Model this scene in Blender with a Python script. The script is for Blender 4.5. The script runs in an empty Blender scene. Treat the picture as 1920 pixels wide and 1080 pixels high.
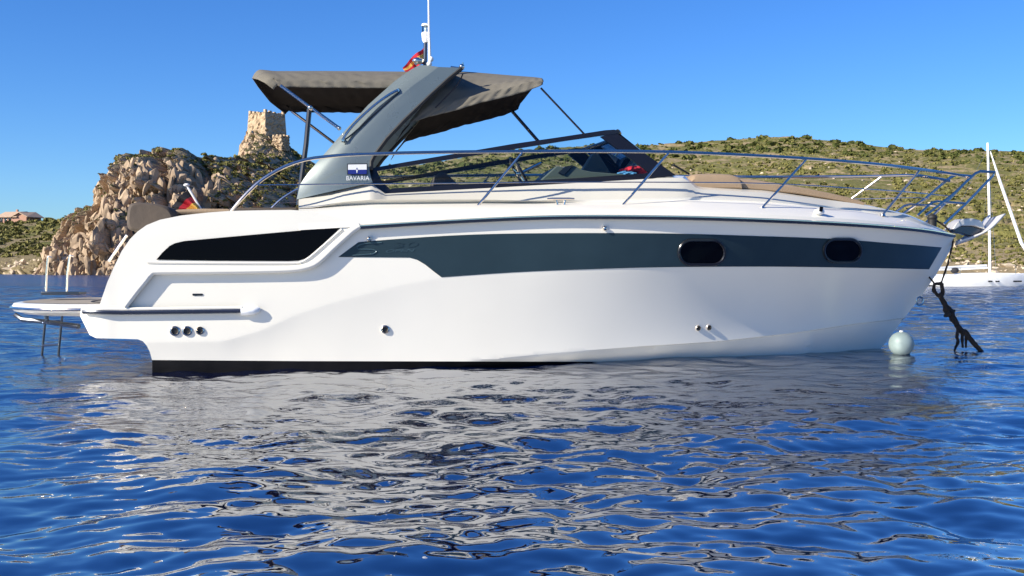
import bpy, math, random
import numpy as np
from mathutils import Vector
from mathutils.geometry import delaunay_2d_cdt

random.seed(7)
rng = np.random.default_rng(7)
scene = bpy.context.scene
R = math.radians

# ------------------------------------------------------------------ camera, sky, sun, exposure
F, CX, CY, H = 2024.0, 960.0, 503.0, 1.0          # focal length in photo pixels, horizon row, eye height (m)
cd = bpy.data.cameras.new("camera")
cd.sensor_width = 36.0
cd.lens = F / 1920.0 * 36.0
cd.shift_y = -(540.0 - CY) / 1920.0
cd.clip_start = 0.1
cd.clip_end = 6000.0
cam = bpy.data.objects.new("camera", cd)
cam.location = (0, 0, H)
cam.rotation_euler = (R(90), 0, 0)
scene.collection.objects.link(cam)
scene.camera = cam

SUN = Vector((-0.73, -0.47, 0.50)).normalized()
world = bpy.data.worlds.new("World")
scene.world = world
world.use_nodes = True
wn = world.node_tree.nodes
wl = world.node_tree.links
bg = wn["Background"]
sky = wn.new("ShaderNodeTexSky")
sky.sky_type = 'NISHITA'
sky.sun_disc = False
sky.sun_elevation = math.asin(SUN.z)
sky.sun_rotation = math.atan2(SUN.x, SUN.y)
sky.altitude = 0
sky.air_density = 1.0
sky.dust_density = 0.0
sky.ozone_density = 2.0
hs = wn.new("ShaderNodeHueSaturation")
hs.inputs['Saturation'].default_value = 1.25
wl.new(sky.outputs[0], hs.inputs['Color'])
tint = wn.new("ShaderNodeMix"); tint.data_type = 'RGBA'; tint.blend_type = 'MULTIPLY'
tint.inputs[0].default_value = 1.0
tint.inputs[7].default_value = (0.39, 0.62, 1.0, 1)
wl.new(hs.outputs[0], tint.inputs[6])
wl.new(tint.outputs[2], bg.inputs[0])
bg.inputs[1].default_value = 0.10

sl = bpy.data.lights.new("sun", 'SUN')
sl.energy = 5.0
sl.angle = R(0.5)
sl.color = (1.0, 0.92, 0.78)
so = bpy.data.objects.new("sun", sl)
so.rotation_euler = (-SUN).to_track_quat('-Z', 'Y').to_euler()
scene.collection.objects.link(so)

scene.view_settings.view_transform = 'Standard'
scene.view_settings.look = 'None'
scene.view_settings.exposure = 0.72
scene.view_settings.gamma = 1.0
scene.cycles.use_denoising = True
scene.cycles.max_bounces = 10
scene.cycles.transparent_max_bounces = 16
scene.cycles.sample_clamp_indirect = 0.0
scene.cycles.blur_glossy = 0.5
scene.cycles.sample_clamp_direct = 4.0

# ------------------------------------------------------------------ noise helpers (numpy)
def _hash(ix, iy, iz, s=0):
    h = (ix.astype(np.int64) * 374761393 + iy.astype(np.int64) * 668265263 +
         iz.astype(np.int64) * 2147483647 + s * 974634777) & 0xFFFFFFFF
    h = ((h ^ (h >> 13)) * 1274126177) & 0xFFFFFFFF
    h = ((h ^ (h >> 16)) * 2246822519) & 0xFFFFFFFF
    h = h ^ (h >> 15)
    return (h & 0xFFFFFF) / float(0xFFFFFF)

def vnoise(p, s=0):
    i = np.floor(p).astype(np.int64)
    f = p - i
    f = f * f * f * (f * (f * 6 - 15) + 10)
    out = 0
    for dx in (0, 1):
        for dy in (0, 1):
            for dz in (0, 1):
                w = (f[:, 0] if dx else 1 - f[:, 0]) * (f[:, 1] if dy else 1 - f[:, 1]) * (f[:, 2] if dz else 1 - f[:, 2])
                out = out + w * _hash(i[:, 0] + dx, i[:, 1] + dy, i[:, 2] + dz, s)
    return out * 2 - 1

def fbm(p, octv=5, s=0, gain=0.5):
    a, o, t = 1.0, 0.0, 0.0
    for k in range(octv):
        o = o + a * vnoise(p * (2.03 ** k) + 17.3 * k, s + k)
        t += a
        a *= gain
    return o / t

def worley(p, s=0):
    i = np.floor(p).astype(np.int64)
    f1 = np.full(len(p), 9.0)
    f2 = np.full(len(p), 9.0)
    cid = np.zeros(len(p))
    tilt = np.zeros(len(p))
    for dx in (-1, 0, 1):
        for dy in (-1, 0, 1):
            for dz in (-1, 0, 1):
                a, b, c = i[:, 0] + dx, i[:, 1] + dy, i[:, 2] + dz
                q = np.stack([a + _hash(a, b, c, s), b + _hash(a, b, c, s + 1), c + _hash(a, b, c, s + 2)], 1)
                d = np.sqrt(((q - p) ** 2).sum(1))
                near = d < f1
                f2 = np.where(near, f1, np.minimum(f2, d))
                cid = np.where(near, _hash(a, b, c, s + 3), cid)
                e = p - q
                tilt = np.where(near, (_hash(a, b, c, s + 4) - .5) * e[:, 0] + (_hash(a, b, c, s + 5) - .5) * e[:, 1] + 0.5 * (_hash(a, b, c, s + 6) - .5) * e[:, 2], tilt)
                f1 = np.where(near, d, f1)
    return f1, f2, cid + 1.3 * tilt

# ------------------------------------------------------------------ materials
def new_mat(name):
    m = bpy.data.materials.new(name)
    m.use_nodes = True
    nt = m.node_tree
    return m, nt, nt.nodes["Principled BSDF"]

def mat(name, col, rough=0.4, metal=0.0, coat=0.0, vary=0.06, scale=3.0, bump=0.0, bscale=40.0, spec=0.5, sheen=0.0, col2=None):
    """procedural material: the colour wanders a little, the roughness too, and a fine bump is optional"""
    m, nt, b = new_mat(name)
    tc = nt.nodes.new("ShaderNodeTexCoord")
    n = nt.nodes.new("ShaderNodeTexNoise")
    n.inputs['Scale'].default_value = scale
    n.inputs['Detail'].default_value = 6
    nt.links.new(tc.outputs['Object'], n.inputs['Vector'])
    r = nt.nodes.new("ShaderNodeValToRGB")
    c2 = col2 if col2 else tuple(min(1, c * (1 + vary)) for c in col)
    c1 = col if col2 else tuple(c * (1 - vary) for c in col)
    r.color_ramp.elements[0].position = 0.3
    r.color_ramp.elements[1].position = 0.7
    r.color_ramp.elements[0].color = (*c1, 1)
    r.color_ramp.elements[1].color = (*c2, 1)
    nt.links.new(n.outputs[0], r.inputs[0])
    nt.links.new(r.outputs[0], b.inputs['Base Color'])
    mr = nt.nodes.new("ShaderNodeMapRange")
    mr.inputs[3].default_value = max(0, rough * 0.85)
    mr.inputs[4].default_value = min(1, rough * 1.2)
    nt.links.new(n.outputs[0], mr.inputs[0])
    nt.links.new(mr.outputs[0], b.inputs['Roughness'])
    b.inputs['Metallic'].default_value = metal
    b.inputs['Coat Weight'].default_value = coat
    b.inputs['Coat Roughness'].default_value = 0.06
    b.inputs['Specular IOR Level'].default_value = spec
    b.inputs['Sheen Weight'].default_value = sheen
    if bump:
        n2 = nt.nodes.new("ShaderNodeTexNoise")
        n2.inputs['Scale'].default_value = bscale
        n2.inputs['Detail'].default_value = 5
        nt.links.new(tc.outputs['Object'], n2.inputs['Vector'])
        bp = nt.nodes.new("ShaderNodeBump")
        bp.inputs['Strength'].default_value = bump
        bp.inputs['Distance'].default_value = 0.02
        nt.links.new(n2.outputs[0], bp.inputs['Height'])
        nt.links.new(bp.outputs[0], b.inputs['Normal'])
    return m

M = {}
M['gelcoat'] = mat("white_gelcoat", (0.74, 0.71, 0.625), 0.24, coat=0.12, spec=0.4, vary=0.02, scale=1.2)
M['cream'] = mat("cream_gelcoat", (0.55, 0.53, 0.46), 0.35, coat=0.12, spec=0.4, vary=0.02, scale=1.2)
M['stripe'] = mat("slate_stripe", (0.018, 0.034, 0.043), 0.3, metal=0.0, coat=0.1, spec=0.4, vary=0.08, scale=4)
M['emboss'] = mat("embossed_lettering", (0.050, 0.088, 0.105), 0.25, metal=0.2, coat=0.4)
M['arch'] = mat("slate_arch_paint", (0.150, 0.182, 0.180), 0.27, metal=0.25, coat=0.5, vary=0.04)
M['antifoul'] = mat("black_antifouling", (0.004, 0.004, 0.005), 0.6, vary=0.3, scale=8, spec=0.15)
M['black'] = mat("black_trim", (0.008, 0.008, 0.010), 0.28, coat=0.2)
M['rubber'] = mat("black_rubber", (0.012, 0.012, 0.012), 0.6)
M['darkglass'] = mat("tinted_glass", (0.002, 0.002, 0.003), 0.06, coat=0.0, spec=0.12)
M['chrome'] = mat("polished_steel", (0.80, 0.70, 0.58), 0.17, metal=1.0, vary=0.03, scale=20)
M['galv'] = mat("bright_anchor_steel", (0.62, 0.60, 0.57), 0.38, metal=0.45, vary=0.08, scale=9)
M['darksteel'] = mat("dark_steel_tube", (0.10, 0.11, 0.13), 0.25, metal=0.8)  # dark metal of the rub rails, brackets, ladder and small fittings
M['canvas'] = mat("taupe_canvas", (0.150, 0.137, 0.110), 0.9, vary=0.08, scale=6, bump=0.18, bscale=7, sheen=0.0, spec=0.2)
M['underside_shade'] = mat("canvas_underside_shade", (0.022, 0.018, 0.016), 0.95, vary=0.15, scale=6, spec=0.1)  # shade under the canopies, put into the colour as near-black canvas
M['cover'] = mat("brown_canvas", (0.080, 0.062, 0.048), 0.85, vary=0.12, scale=5, bump=0.3, bscale=14)
M['pad'] = mat("tan_cushion", (0.30, 0.215, 0.135), 0.75, vary=0.06, scale=5, bump=0.15, bscale=60)
M['teak'] = mat("grey_teak", (0.27, 0.235, 0.19), 0.8, vary=0.12, scale=7, bump=0.2, bscale=50)
M['console'] = mat("grey_green_console", (0.075, 0.10, 0.088), 0.5)
M['plastic'] = mat("white_plastic", (0.8, 0.8, 0.78), 0.4)
M['rope'] = mat("weedy_rope", (0.020, 0.014, 0.011), 0.95, vary=0.4, scale=30, bump=0.8, bscale=60)
M['red'] = mat("red_cloth", (0.48, 0.012, 0.03), 0.8, bump=0.2)
M['gold'] = mat("gold_cloth", (0.70, 0.42, 0.08), 0.8, bump=0.2)
M['blackcloth'] = mat("black_cloth", (0.02, 0.02, 0.025), 0.85)
M['bluecloth'] = mat("blue_cloth", (0.06, 0.24, 0.50), 0.8)
M['blue'] = mat("badge_blue", (0.008, 0.016, 0.16), 0.4)
M['silver'] = mat("badge_white", (0.62, 0.64, 0.66), 0.4)
M['buoy'] = mat("buoy_plastic", (0.20, 0.26, 0.26), 0.5, vary=0.12, scale=9)
M['stone'] = mat("castle_stone", (0.36, 0.265, 0.165), 0.95, scale=0.9, bump=1.0, bscale=1.6, col2=(0.52, 0.39, 0.25))
M['plaster'] = mat("pink_plaster", (0.42, 0.24, 0.17), 0.9, vary=0.08, scale=0.6)
M['rooftile'] = mat("pale_roof_tiles", (0.46, 0.33, 0.23), 0.9, vary=0.15, scale=2.5, bump=0.5, bscale=5)
M['pane'] = mat("window_pane", (0.02, 0.025, 0.03), 0.15)

# clear, slightly green windscreen glass
m, nt, b = new_mat("windscreen_glass")
nt.nodes.remove(b)
o_ = nt.nodes["Material Output"]
tr = nt.nodes.new("ShaderNodeBsdfTransparent"); tr.inputs[0].default_value = (0.82, 0.88, 0.87, 1)
gl = nt.nodes.new("ShaderNodeBsdfGlossy"); gl.inputs['Roughness'].default_value = 0.02
fr = nt.nodes.new("ShaderNodeFresnel"); fr.inputs[0].default_value = 1.45
mx = nt.nodes.new("ShaderNodeMixShader")
nt.links.new(fr.outputs[0], mx.inputs[0]); nt.links.new(tr.outputs[0], mx.inputs[1]); nt.links.new(gl.outputs[0], mx.inputs[2])
nt.links.new(mx.outputs[0], o_.inputs[0])
M['glass'] = m

# ------------------------------------------------------------------ mesh helpers
class MB:
    def __init__(s):
        s.v, s.f, s.mi = [], [], []
    def add(s, verts, faces, mi=0):
        o = len(s.v)
        s.v += [tuple(map(float, p)) for p in verts]
        s.f += [tuple(int(i) + o for i in f) for f in faces]
        s.mi += [mi] * len(faces)
        return s
    def tube(s, path, r, n=8, mi=0, cap=True):
        pts = [Vector(p) for p in path]
        rr = r if hasattr(r, '__len__') else [r] * len(pts)
        up = None
        rings = []
        for i, p in enumerate(pts):
            t = (pts[min(i + 1, len(pts) - 1)] - pts[max(i - 1, 0)])
            if t.length < 1e-9: t = Vector((0, 0, 1))
            t.normalize()
            if up is None:
                up = Vector((0, 0, 1)) if abs(t.z) < 0.9 else Vector((1, 0, 0))
            a = (up - t * up.dot(t)).normalized()
            up = a
            c = t.cross(a)
            rings.append([p + (a * math.cos(k * 2 * math.pi / n) + c * math.sin(k * 2 * math.pi / n)) * rr[i] for k in range(n)])
        v = [q for ring in rings for q in ring]
        f = []
        for i in range(len(rings) - 1):
            for k in range(n):
                f.append((i * n + k, i * n + (k + 1) % n, (i + 1) * n + (k + 1) % n, (i + 1) * n + k))
        if cap:
            f.append(tuple(range(n - 1, -1, -1)))
            f.append(tuple((len(rings) - 1) * n + k for k in range(n)))
        return s.add(v, f, mi)
    def loft(s, rows, closed=False, mi=0):
        n = len(rows[0])
        v = [p for r in rows for p in r]
        f = []
        for i in range(len(rows) - 1):
            for k in range(n if closed else n - 1):
                k2 = (k + 1) % n
                f.append((i * n + k, i * n + k2, (i + 1) * n + k2, (i + 1) * n + k))
        return s.add(v, f, mi)
    def box(s, c, size, rz=0.0, mi=0):
        x, y, z = [d / 2 for d in size]
        v = []
        for sz in (-1, 1):
            for sx, sy in ((-1, -1), (1, -1), (1, 1), (-1, 1)):
                px, py = sx * x, sy * y
                v.append((c[0] + px * math.cos(rz) - py * math.sin(rz), c[1] + px * math.sin(rz) + py * math.cos(rz), c[2] + sz * z))
        return s.add(v, [(3, 2, 1, 0), (4, 5, 6, 7), (0, 1, 5, 4), (1, 2, 6, 5), (2, 3, 7, 6), (3, 0, 4, 7)], mi)
    def prism(s, front, back, mi=0):
        n = len(front)
        v = list(front) + list(back)
        f = [tuple(range(n)), tuple(range(2 * n - 1, n - 1, -1))]
        for k in range(n):
            f.append((k, k + n, (k + 1) % n + n, (k + 1) % n))
        return s.add(v, f, mi)
    def ball(s, c, r, nu=16, nv=10, mi=0, sc=(1, 1, 1)):
        rows = []
        for i in range(nv + 1):
            a = math.pi * i / nv
            rows.append([(c[0] + sc[0] * r * math.sin(a) * math.cos(2 * math.pi * k / nu), c[1] + sc[1] * r * math.sin(a) * math.sin(2 * math.pi * k / nu), c[2] + sc[2] * r * math.cos(a)) for k in range(nu)])
        return s.loft(rows, closed=True, mi=mi)
    def mirror(s):
        """a mirrored copy of everything so far on the other side of the centre plane"""
        o = len(s.v)
        s.v += [(x, -y, z) for x, y, z in s.v]
        s.f += [tuple(i + o for i in reversed(f)) for f in list(s.f)]
        s.mi += list(s.mi)
        return s
    def build(s, name, mats, parent=None, smooth=True, angle=35, bevel=0.0):
        me = bpy.data.meshes.new(name)
        me.from_pydata(s.v, [], s.f)
        for mm in (mats if isinstance(mats, (list, tuple)) else [mats]):
            me.materials.append(mm)
        me.polygons.foreach_set('material_index', s.mi)
        me.update()
        if smooth:
            me.polygons.foreach_set('use_smooth', [True] * len(me.polygons))
            me.set_sharp_from_angle(angle=R(angle))
        ob = bpy.data.objects.new(name, me)
        scene.collection.objects.link(ob)
        if parent: ob.parent = parent
        if bevel:
            bv = ob.modifiers.new("bevel", 'BEVEL'); bv.width = bevel; bv.segments = 2; bv.limit_method = 'ANGLE'; bv.angle_limit = R(40)
        return ob

def pair(mb, name, mats, parent=None, **k):
    """the near piece and its mirrored twin on the far side, two objects"""
    o = mb.build(name, mats, parent, **k)
    f = MB(); f.v = [(x, -y, z) for x, y, z in mb.v]; f.f = [tuple(reversed(q)) for q in mb.f]; f.mi = list(mb.mi)
    f.build(name, mats, parent, **k)
    return o

def tag(o, label=None, cat=None, group=None, kind=None):
    if label: o['label'] = label
    if cat: o['category'] = cat
    if group: o['group'] = group
    if kind: o['kind'] = kind
    return o

def empty(name, loc, rz=0.0):
    o = bpy.data.objects.new(name, None)
    o.empty_display_size = 0.3
    o.location = loc
    o.rotation_euler = (0, 0, rz)
    scene.collection.objects.link(o)
    return o

def np_mesh(name, V, Q, mats, mi=None, smooth=True):
    """large quad mesh straight from numpy arrays"""
    me = bpy.data.meshes.new(name)
    nv, nf = len(V), len(Q)
    k = Q.shape[1]
    me.vertices.add(nv); me.loops.add(nf * k); me.polygons.add(nf)
    me.vertices.foreach_set('co', np.ascontiguousarray(V, dtype=np.float32).ravel())
    me.loops.foreach_set('vertex_index', np.ascontiguousarray(Q, dtype=np.int32).ravel())
    me.polygons.foreach_set('loop_start', np.arange(0, nf * k, k, dtype=np.int32))
    me.polygons.foreach_set('use_smooth', np.full(nf, smooth))
    for mm in mats: me.materials.append(mm)
    if mi is not None: me.polygons.foreach_set('material_index', np.asarray(mi, dtype=np.int32))
    me.update(calc_edges=True)
    ob = bpy.data.objects.new(name, me)
    scene.collection.objects.link(ob)
    return ob

def grid_quads(nr, nc):
    a = (np.arange(nr - 1)[:, None] * nc + np.arange(nc - 1)[None, :]).ravel()
    return np.stack([a, a + 1, a + nc + 1, a + nc], 1)

def W(px, py, Y):
    """world point seen at photo pixel (px, py) when it stands Y metres away"""
    return Vector(((px - CX) / F * Y, Y, H + (CY - py) / F * Y))

# ------------------------------------------------------------------ water
def build_water():
    na, nr = 1000, 1600
    th = np.linspace(-0.78, 0.78, na)
    yy = np.concatenate([np.geomspace(1.6, 60.0, nr), np.geomspace(62, 5000, 120)])
    Y = np.repeat(yy[:, None], na, 1)
    X = Y * np.tan(th)[None, :]
    X, Y = X.ravel(), Y.ravel()
    Z = np.zeros_like(X)
    DX = np.zeros_like(X); DY = np.zeros_like(X)
    r = np.random.default_rng(11)
    cell = Y * 0.0023
    lams = np.geomspace(0.075, 2.8, 104)
    gate = 0.75 + 0.55 * fbm(np.stack([X * 0.35, Y * 0.35, X * 0], 1), 3, 5)     # patches of livelier and calmer water
    for lam in lams:
        k = 2 * math.pi / lam
        a0 = r.normal(math.radians(80), math.radians(50))          # mostly rolling towards the eye
        ph = r.uniform(0, 2 * math.pi)
        slope = 0.0265 * (1.0 if lam < 0.5 else (0.5 / lam) ** 0.6)
        if lam < 0.14: slope *= (lam / 0.14) ** 0.8
        amp = slope / k * r.uniform(0.6, 1.4)
        fade = np.clip((lam / cell - 4.0) / 6.0, 0, 1)
        arg = k * (X * math.cos(a0) + Y * math.sin(a0)) + ph + 0.6 * np.sin(k * 0.23 * (X * math.sin(a0) - Y * math.cos(a0)) + ph * 3)
        s_, c_ = np.sin(arg), np.cos(arg)
        A = amp * fade * (gate if lam < 1.2 else 1.0)
        Z += A * s_
        DX -= 0.8 * A * c_ * math.cos(a0)
        DY -= 0.8 * A * c_ * math.sin(a0)
    fl = np.clip((150 - Y) / 100, 0, 1)
    V = np.stack([X + DX, Y + DY, Z * (0.25 + 0.75 * fl) + 0.025 * np.clip((60 - Y) / 30, 0, 1)], 1)
    m, nt, b = new_mat("sea_water")
    b.inputs['IOR'].default_value = 6.5
    b.inputs['Specular IOR Level'].default_value = 0.5
    geo = nt.nodes.new("ShaderNodeNewGeometry")
    ln = nt.nodes.new("ShaderNodeVectorMath"); ln.operation = 'LENGTH'
    nt.links.new(geo.outputs['Position'], ln.inputs[0])
    mr = nt.nodes.new("ShaderNodeMapRange")
    mr.inputs[1].default_value = 6; mr.inputs[2].default_value = 90
    mr.inputs[3].default_value = 0.015; mr.inputs[4].default_value = 0.16
    nt.links.new(ln.outputs['Value'], mr.inputs[0])
    nt.links.new(mr.outputs[0], b.inputs['Roughness'])
    # colour of the deep water wanders slowly
    n0 = nt.nodes.new("ShaderNodeTexNoise"); n0.inputs['Scale'].default_value = 0.35; n0.inputs['Detail'].default_value = 3
    nt.links.new(geo.outputs['Position'], n0.inputs['Vector'])
    cr = nt.nodes.new("ShaderNodeValToRGB")
    cr.color_ramp.elements[0].position = 0.35; cr.color_ramp.elements[0].color = (0.0002, 0.0020, 0.016, 1)
    cr.color_ramp.elements[1].position = 0.65; cr.color_ramp.elements[1].color = (0.0004, 0.0045, 0.032, 1)
    nt.links.new(n0.outputs[0], cr.inputs[0]); nt.links.new(cr.outputs[0], b.inputs['Base Color'])
    # ripples too fine for the mesh, stretched along the crests; they take over with distance
    mp = nt.nodes.new("ShaderNodeMapping"); mp.inputs['Scale'].default_value = (0.6, 1.3, 1)
    nt.links.new(geo.outputs['Position'], mp.inputs[0])
    n1 = nt.nodes.new("ShaderNodeTexNoise"); n1.inputs['Scale'].default_value = 2.2; n1.inputs['Detail'].default_value = 5; n1.inputs['Roughness'].default_value = 0.55
    n2 = nt.nodes.new("ShaderNodeTexNoise"); n2.inputs['Scale'].default_value = 0.45; n2.inputs['Detail'].default_value = 4
    nt.links.new(mp.outputs[0], n1.inputs['Vector']); nt.links.new(mp.outputs[0], n2.inputs['Vector'])
    d1 = nt.nodes.new("ShaderNodeMapRange"); d1.inputs[1].default_value = 5; d1.inputs[2].default_value = 45; d1.inputs[3].default_value = 0.004; d1.inputs[4].default_value = 0.22
    d2 = nt.nodes.new("ShaderNodeMapRange"); d2.inputs[1].default_value = 25; d2.inputs[2].default_value = 160; d2.inputs[3].default_value = 0.0; d2.inputs[4].default_value = 1.0
    nt.links.new(ln.outputs['Value'], d1.inputs[0]); nt.links.new(ln.outputs['Value'], d2.inputs[0])
    b1 = nt.nodes.new("ShaderNodeBump"); b1.inputs['Strength'].default_value = 1.0
    b2 = nt.nodes.new("ShaderNodeBump"); b2.inputs['Strength'].default_value = 1.0
    nt.links.new(n1.outputs[0], b1.inputs['Height']); nt.links.new(n2.outputs[0], b2.inputs['Height'])
    nt.links.new(d1.outputs[0], b1.inputs['Distance']); nt.links.new(d2.outputs[0], b2.inputs['Distance'])
    nt.links.new(b1.outputs[0], b2.inputs['Normal'])
    nt.links.new(b2.outputs[0], b.inputs['Normal'])
    Q = grid_quads(len(yy), na)
    n0_ = len(V)      # the open sea all round, behind the viewer too
    V = np.concatenate([V, np.array([(-6000, -6000, -0.75), (6000, -6000, -0.75), (6000, 6000, -0.75), (-6000, 6000, -0.75)], float)])
    Q = np.concatenate([Q, np.array([[n0_, n0_ + 1, n0_ + 2, n0_ + 3]])])
    ob = np_mesh("sea", V, Q, [m])
    tag(ob, 'rippled deep blue sea reflecting the white hull', 'sea', kind='structure')
build_water()

# ------------------------------------------------------------------ land
def land_mat(name, rock1, rock2, soil, green1, green2, gscale, thr, slope_lo, slope_hi, crack=1.0):
    m, nt, b = new_mat(name)
    N = nt.nodes.new; L = nt.links.new
    geo = N("ShaderNodeNewGeometry")
    def noise(sc, det=6, rough=0.6):
        n = N("ShaderNodeTexNoise"); n.inputs['Scale'].default_value = sc; n.inputs['Detail'].default_value = det; n.inputs['Roughness'].default_value = rough
        L(geo.outputs['Position'], n.inputs['Vector']); return n
    def ramp(src, p0, c0, p1, c1):
        r = N("ShaderNodeValToRGB"); r.color_ramp.elements[0].position = p0; r.color_ramp.elements[1].position = p1
        r.color_ramp.elements[0].color = (*c0, 1); r.color_ramp.elements[1].color = (*c1, 1); L(src, r.inputs[0]); return r
    rk = ramp(noise(0.45).outputs[0], 0.35, rock1, 0.68, rock2)
    so_ = ramp(noise(1.6).outputs[0], 0.3, tuple(c * 0.7 for c in soil), 0.7, soil)
    gr = ramp(noise(1.1, 8, 0.7).outputs[0], 0.35, green1, 0.66, green2)
    sep = N("ShaderNodeSeparateXYZ"); L(geo.outputs['Normal'], sep.inputs[0])
    sm = N("ShaderNodeMapRange"); sm.inputs[1].default_value = slope_lo; sm.inputs[2].default_value = slope_hi; L(sep.outputs[2], sm.inputs[0])
    x1 = N("ShaderNodeMix"); x1.data_type = 'RGBA'; L(sm.outputs[0], x1.inputs[0]); L(rk.outputs[0], x1.inputs[6]); L(so_.outputs[0], x1.inputs[7])
    gm = N("ShaderNodeMapRange"); gm.inputs[1].default_value = thr; gm.inputs[2].default_value = thr + 0.09; L(noise(gscale, 7, 0.65).outputs[0], gm.inputs[0])
    mu = N("ShaderNodeMath"); mu.operation = 'MULTIPLY'; L(gm.outputs[0], mu.inputs[0]); L(sm.outputs[0], mu.inputs[1])
    sp = N("ShaderNodeSeparateXYZ"); L(geo.outputs['Position'], sp.inputs[0])      # nothing grows in the splash zone
    zm = N("ShaderNodeMapRange"); zm.inputs[1].default_value = 2.0; zm.inputs[2].default_value = 5.0; L(sp.outputs[2], zm.inputs[0])
    m3 = N("ShaderNodeMath"); m3.operation = 'MULTIPLY'; L(mu.outputs[0], m3.inputs[0]); L(zm.outputs[0], m3.inputs[1]); mu = m3
    x2 = N("ShaderNodeMix"); x2.data_type = 'RGBA'; L(mu.outputs[0], x2.inputs[0]); L(x1.outputs[2], x2.inputs[6]); L(gr.outputs[0], x2.inputs[7])
    L(x2.outputs[2], b.inputs['Base Color'])
    b.inputs['Roughness'].default_value = 0.95
    b.inputs['Specular IOR Level'].default_value = 0.15
    bp = N("ShaderNodeBump"); bp.inputs['Strength'].default_value = 0.9 * crack; bp.inputs['Distance'].default_value = 0.55
    L(noise(0.9, 9, 0.72).outputs[0], bp.inputs['Height']); L(bp.outputs[0], b.inputs['Normal'])
    return m

M['crag'] = land_mat("crag_rock", (0.36, 0.255, 0.165), (0.60, 0.46, 0.315), (0.24, 0.195, 0.12), (0.030, 0.042, 0.010), (0.085, 0.088, 0.022), 0.22, 0.47, 0.55, 0.80)
M['hill'] = land_mat("dry_hillside", (0.38, 0.285, 0.175), (0.50, 0.40, 0.26), (0.34, 0.265, 0.15), (0.095, 0.098, 0.028), (0.20, 0.185, 0.065), 0.16, 0.42, 0.12, 0.40, 0.7)
M['meadow'] = land_mat("green_slope", (0.40, 0.31, 0.21), (0.52, 0.42, 0.30), (0.29, 0.235, 0.13), (0.070, 0.080, 0.020), (0.15, 0.145, 0.045), 0.10, 0.49, 0.25, 0.5, 1.0)

def interp_poly(poly, x):
    a = np.array(poly, float)
    return np.interp(x, a[:, 0], a[:, 1])

def terrain(name, ridge, shore_y, y_near, depth_fn, ncol, nrow, disp_fn, material, label, back=60.0, drop=0.7, cat='hill', smooth=True):
    """slope from the water's edge to its ridge, then down behind it; returns the front grid for planting"""
    px = np.linspace(ridge[0][0], ridge[-1][0], ncol)
    ry = interp_poly(ridge, px)
    v = np.linspace(0, 1, nrow)
    PX = np.repeat(px[None, :], nrow, 0)
    PY = shore_y + 4 + (ry[None, :] - shore_y - 4) * v[:, None]
    YY = depth_fn(v[:, None], PX) + 0.0 * PX
    X = (PX - CX) / F * YY
    Z = H + (CY - PY) / F * YY
    nb = 10
    bx, by, bz = [], [], []
    for k in range(1, nb + 1):
        by.append(YY[-1] + back * k / nb)
        bx.append(X[-1] * (by[-1] / YY[-1]))
        bz.append(Z[-1] - drop * (Z[-1] + 2) * (k / nb) ** 1.3)
    X = np.concatenate([X, np.array(bx)]); Yf = np.concatenate([YY, np.array(by)]); Z = np.concatenate([Z, np.array(bz)])
    Pp = np.stack([X.ravel(), Yf.ravel(), Z.ravel()], 1)
    vv = np.concatenate([np.repeat(v[:, None], ncol, 1), np.ones((nb, ncol))]).ravel()
    pxx = np.tile(px, nrow + nb)
    D = disp_fn(Pp, vv, pxx)
    Pp = Pp + D
    ob = np_mesh(name, Pp, grid_quads(nrow + nb, ncol), [material], smooth=smooth)
    tag(ob, label, cat, kind='structure')
    G = Pp.reshape(nrow + nb, ncol, 3)
    return G

def edge_fade(vv):
    return np.clip(vv / 0.05, 0, 1)

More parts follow.
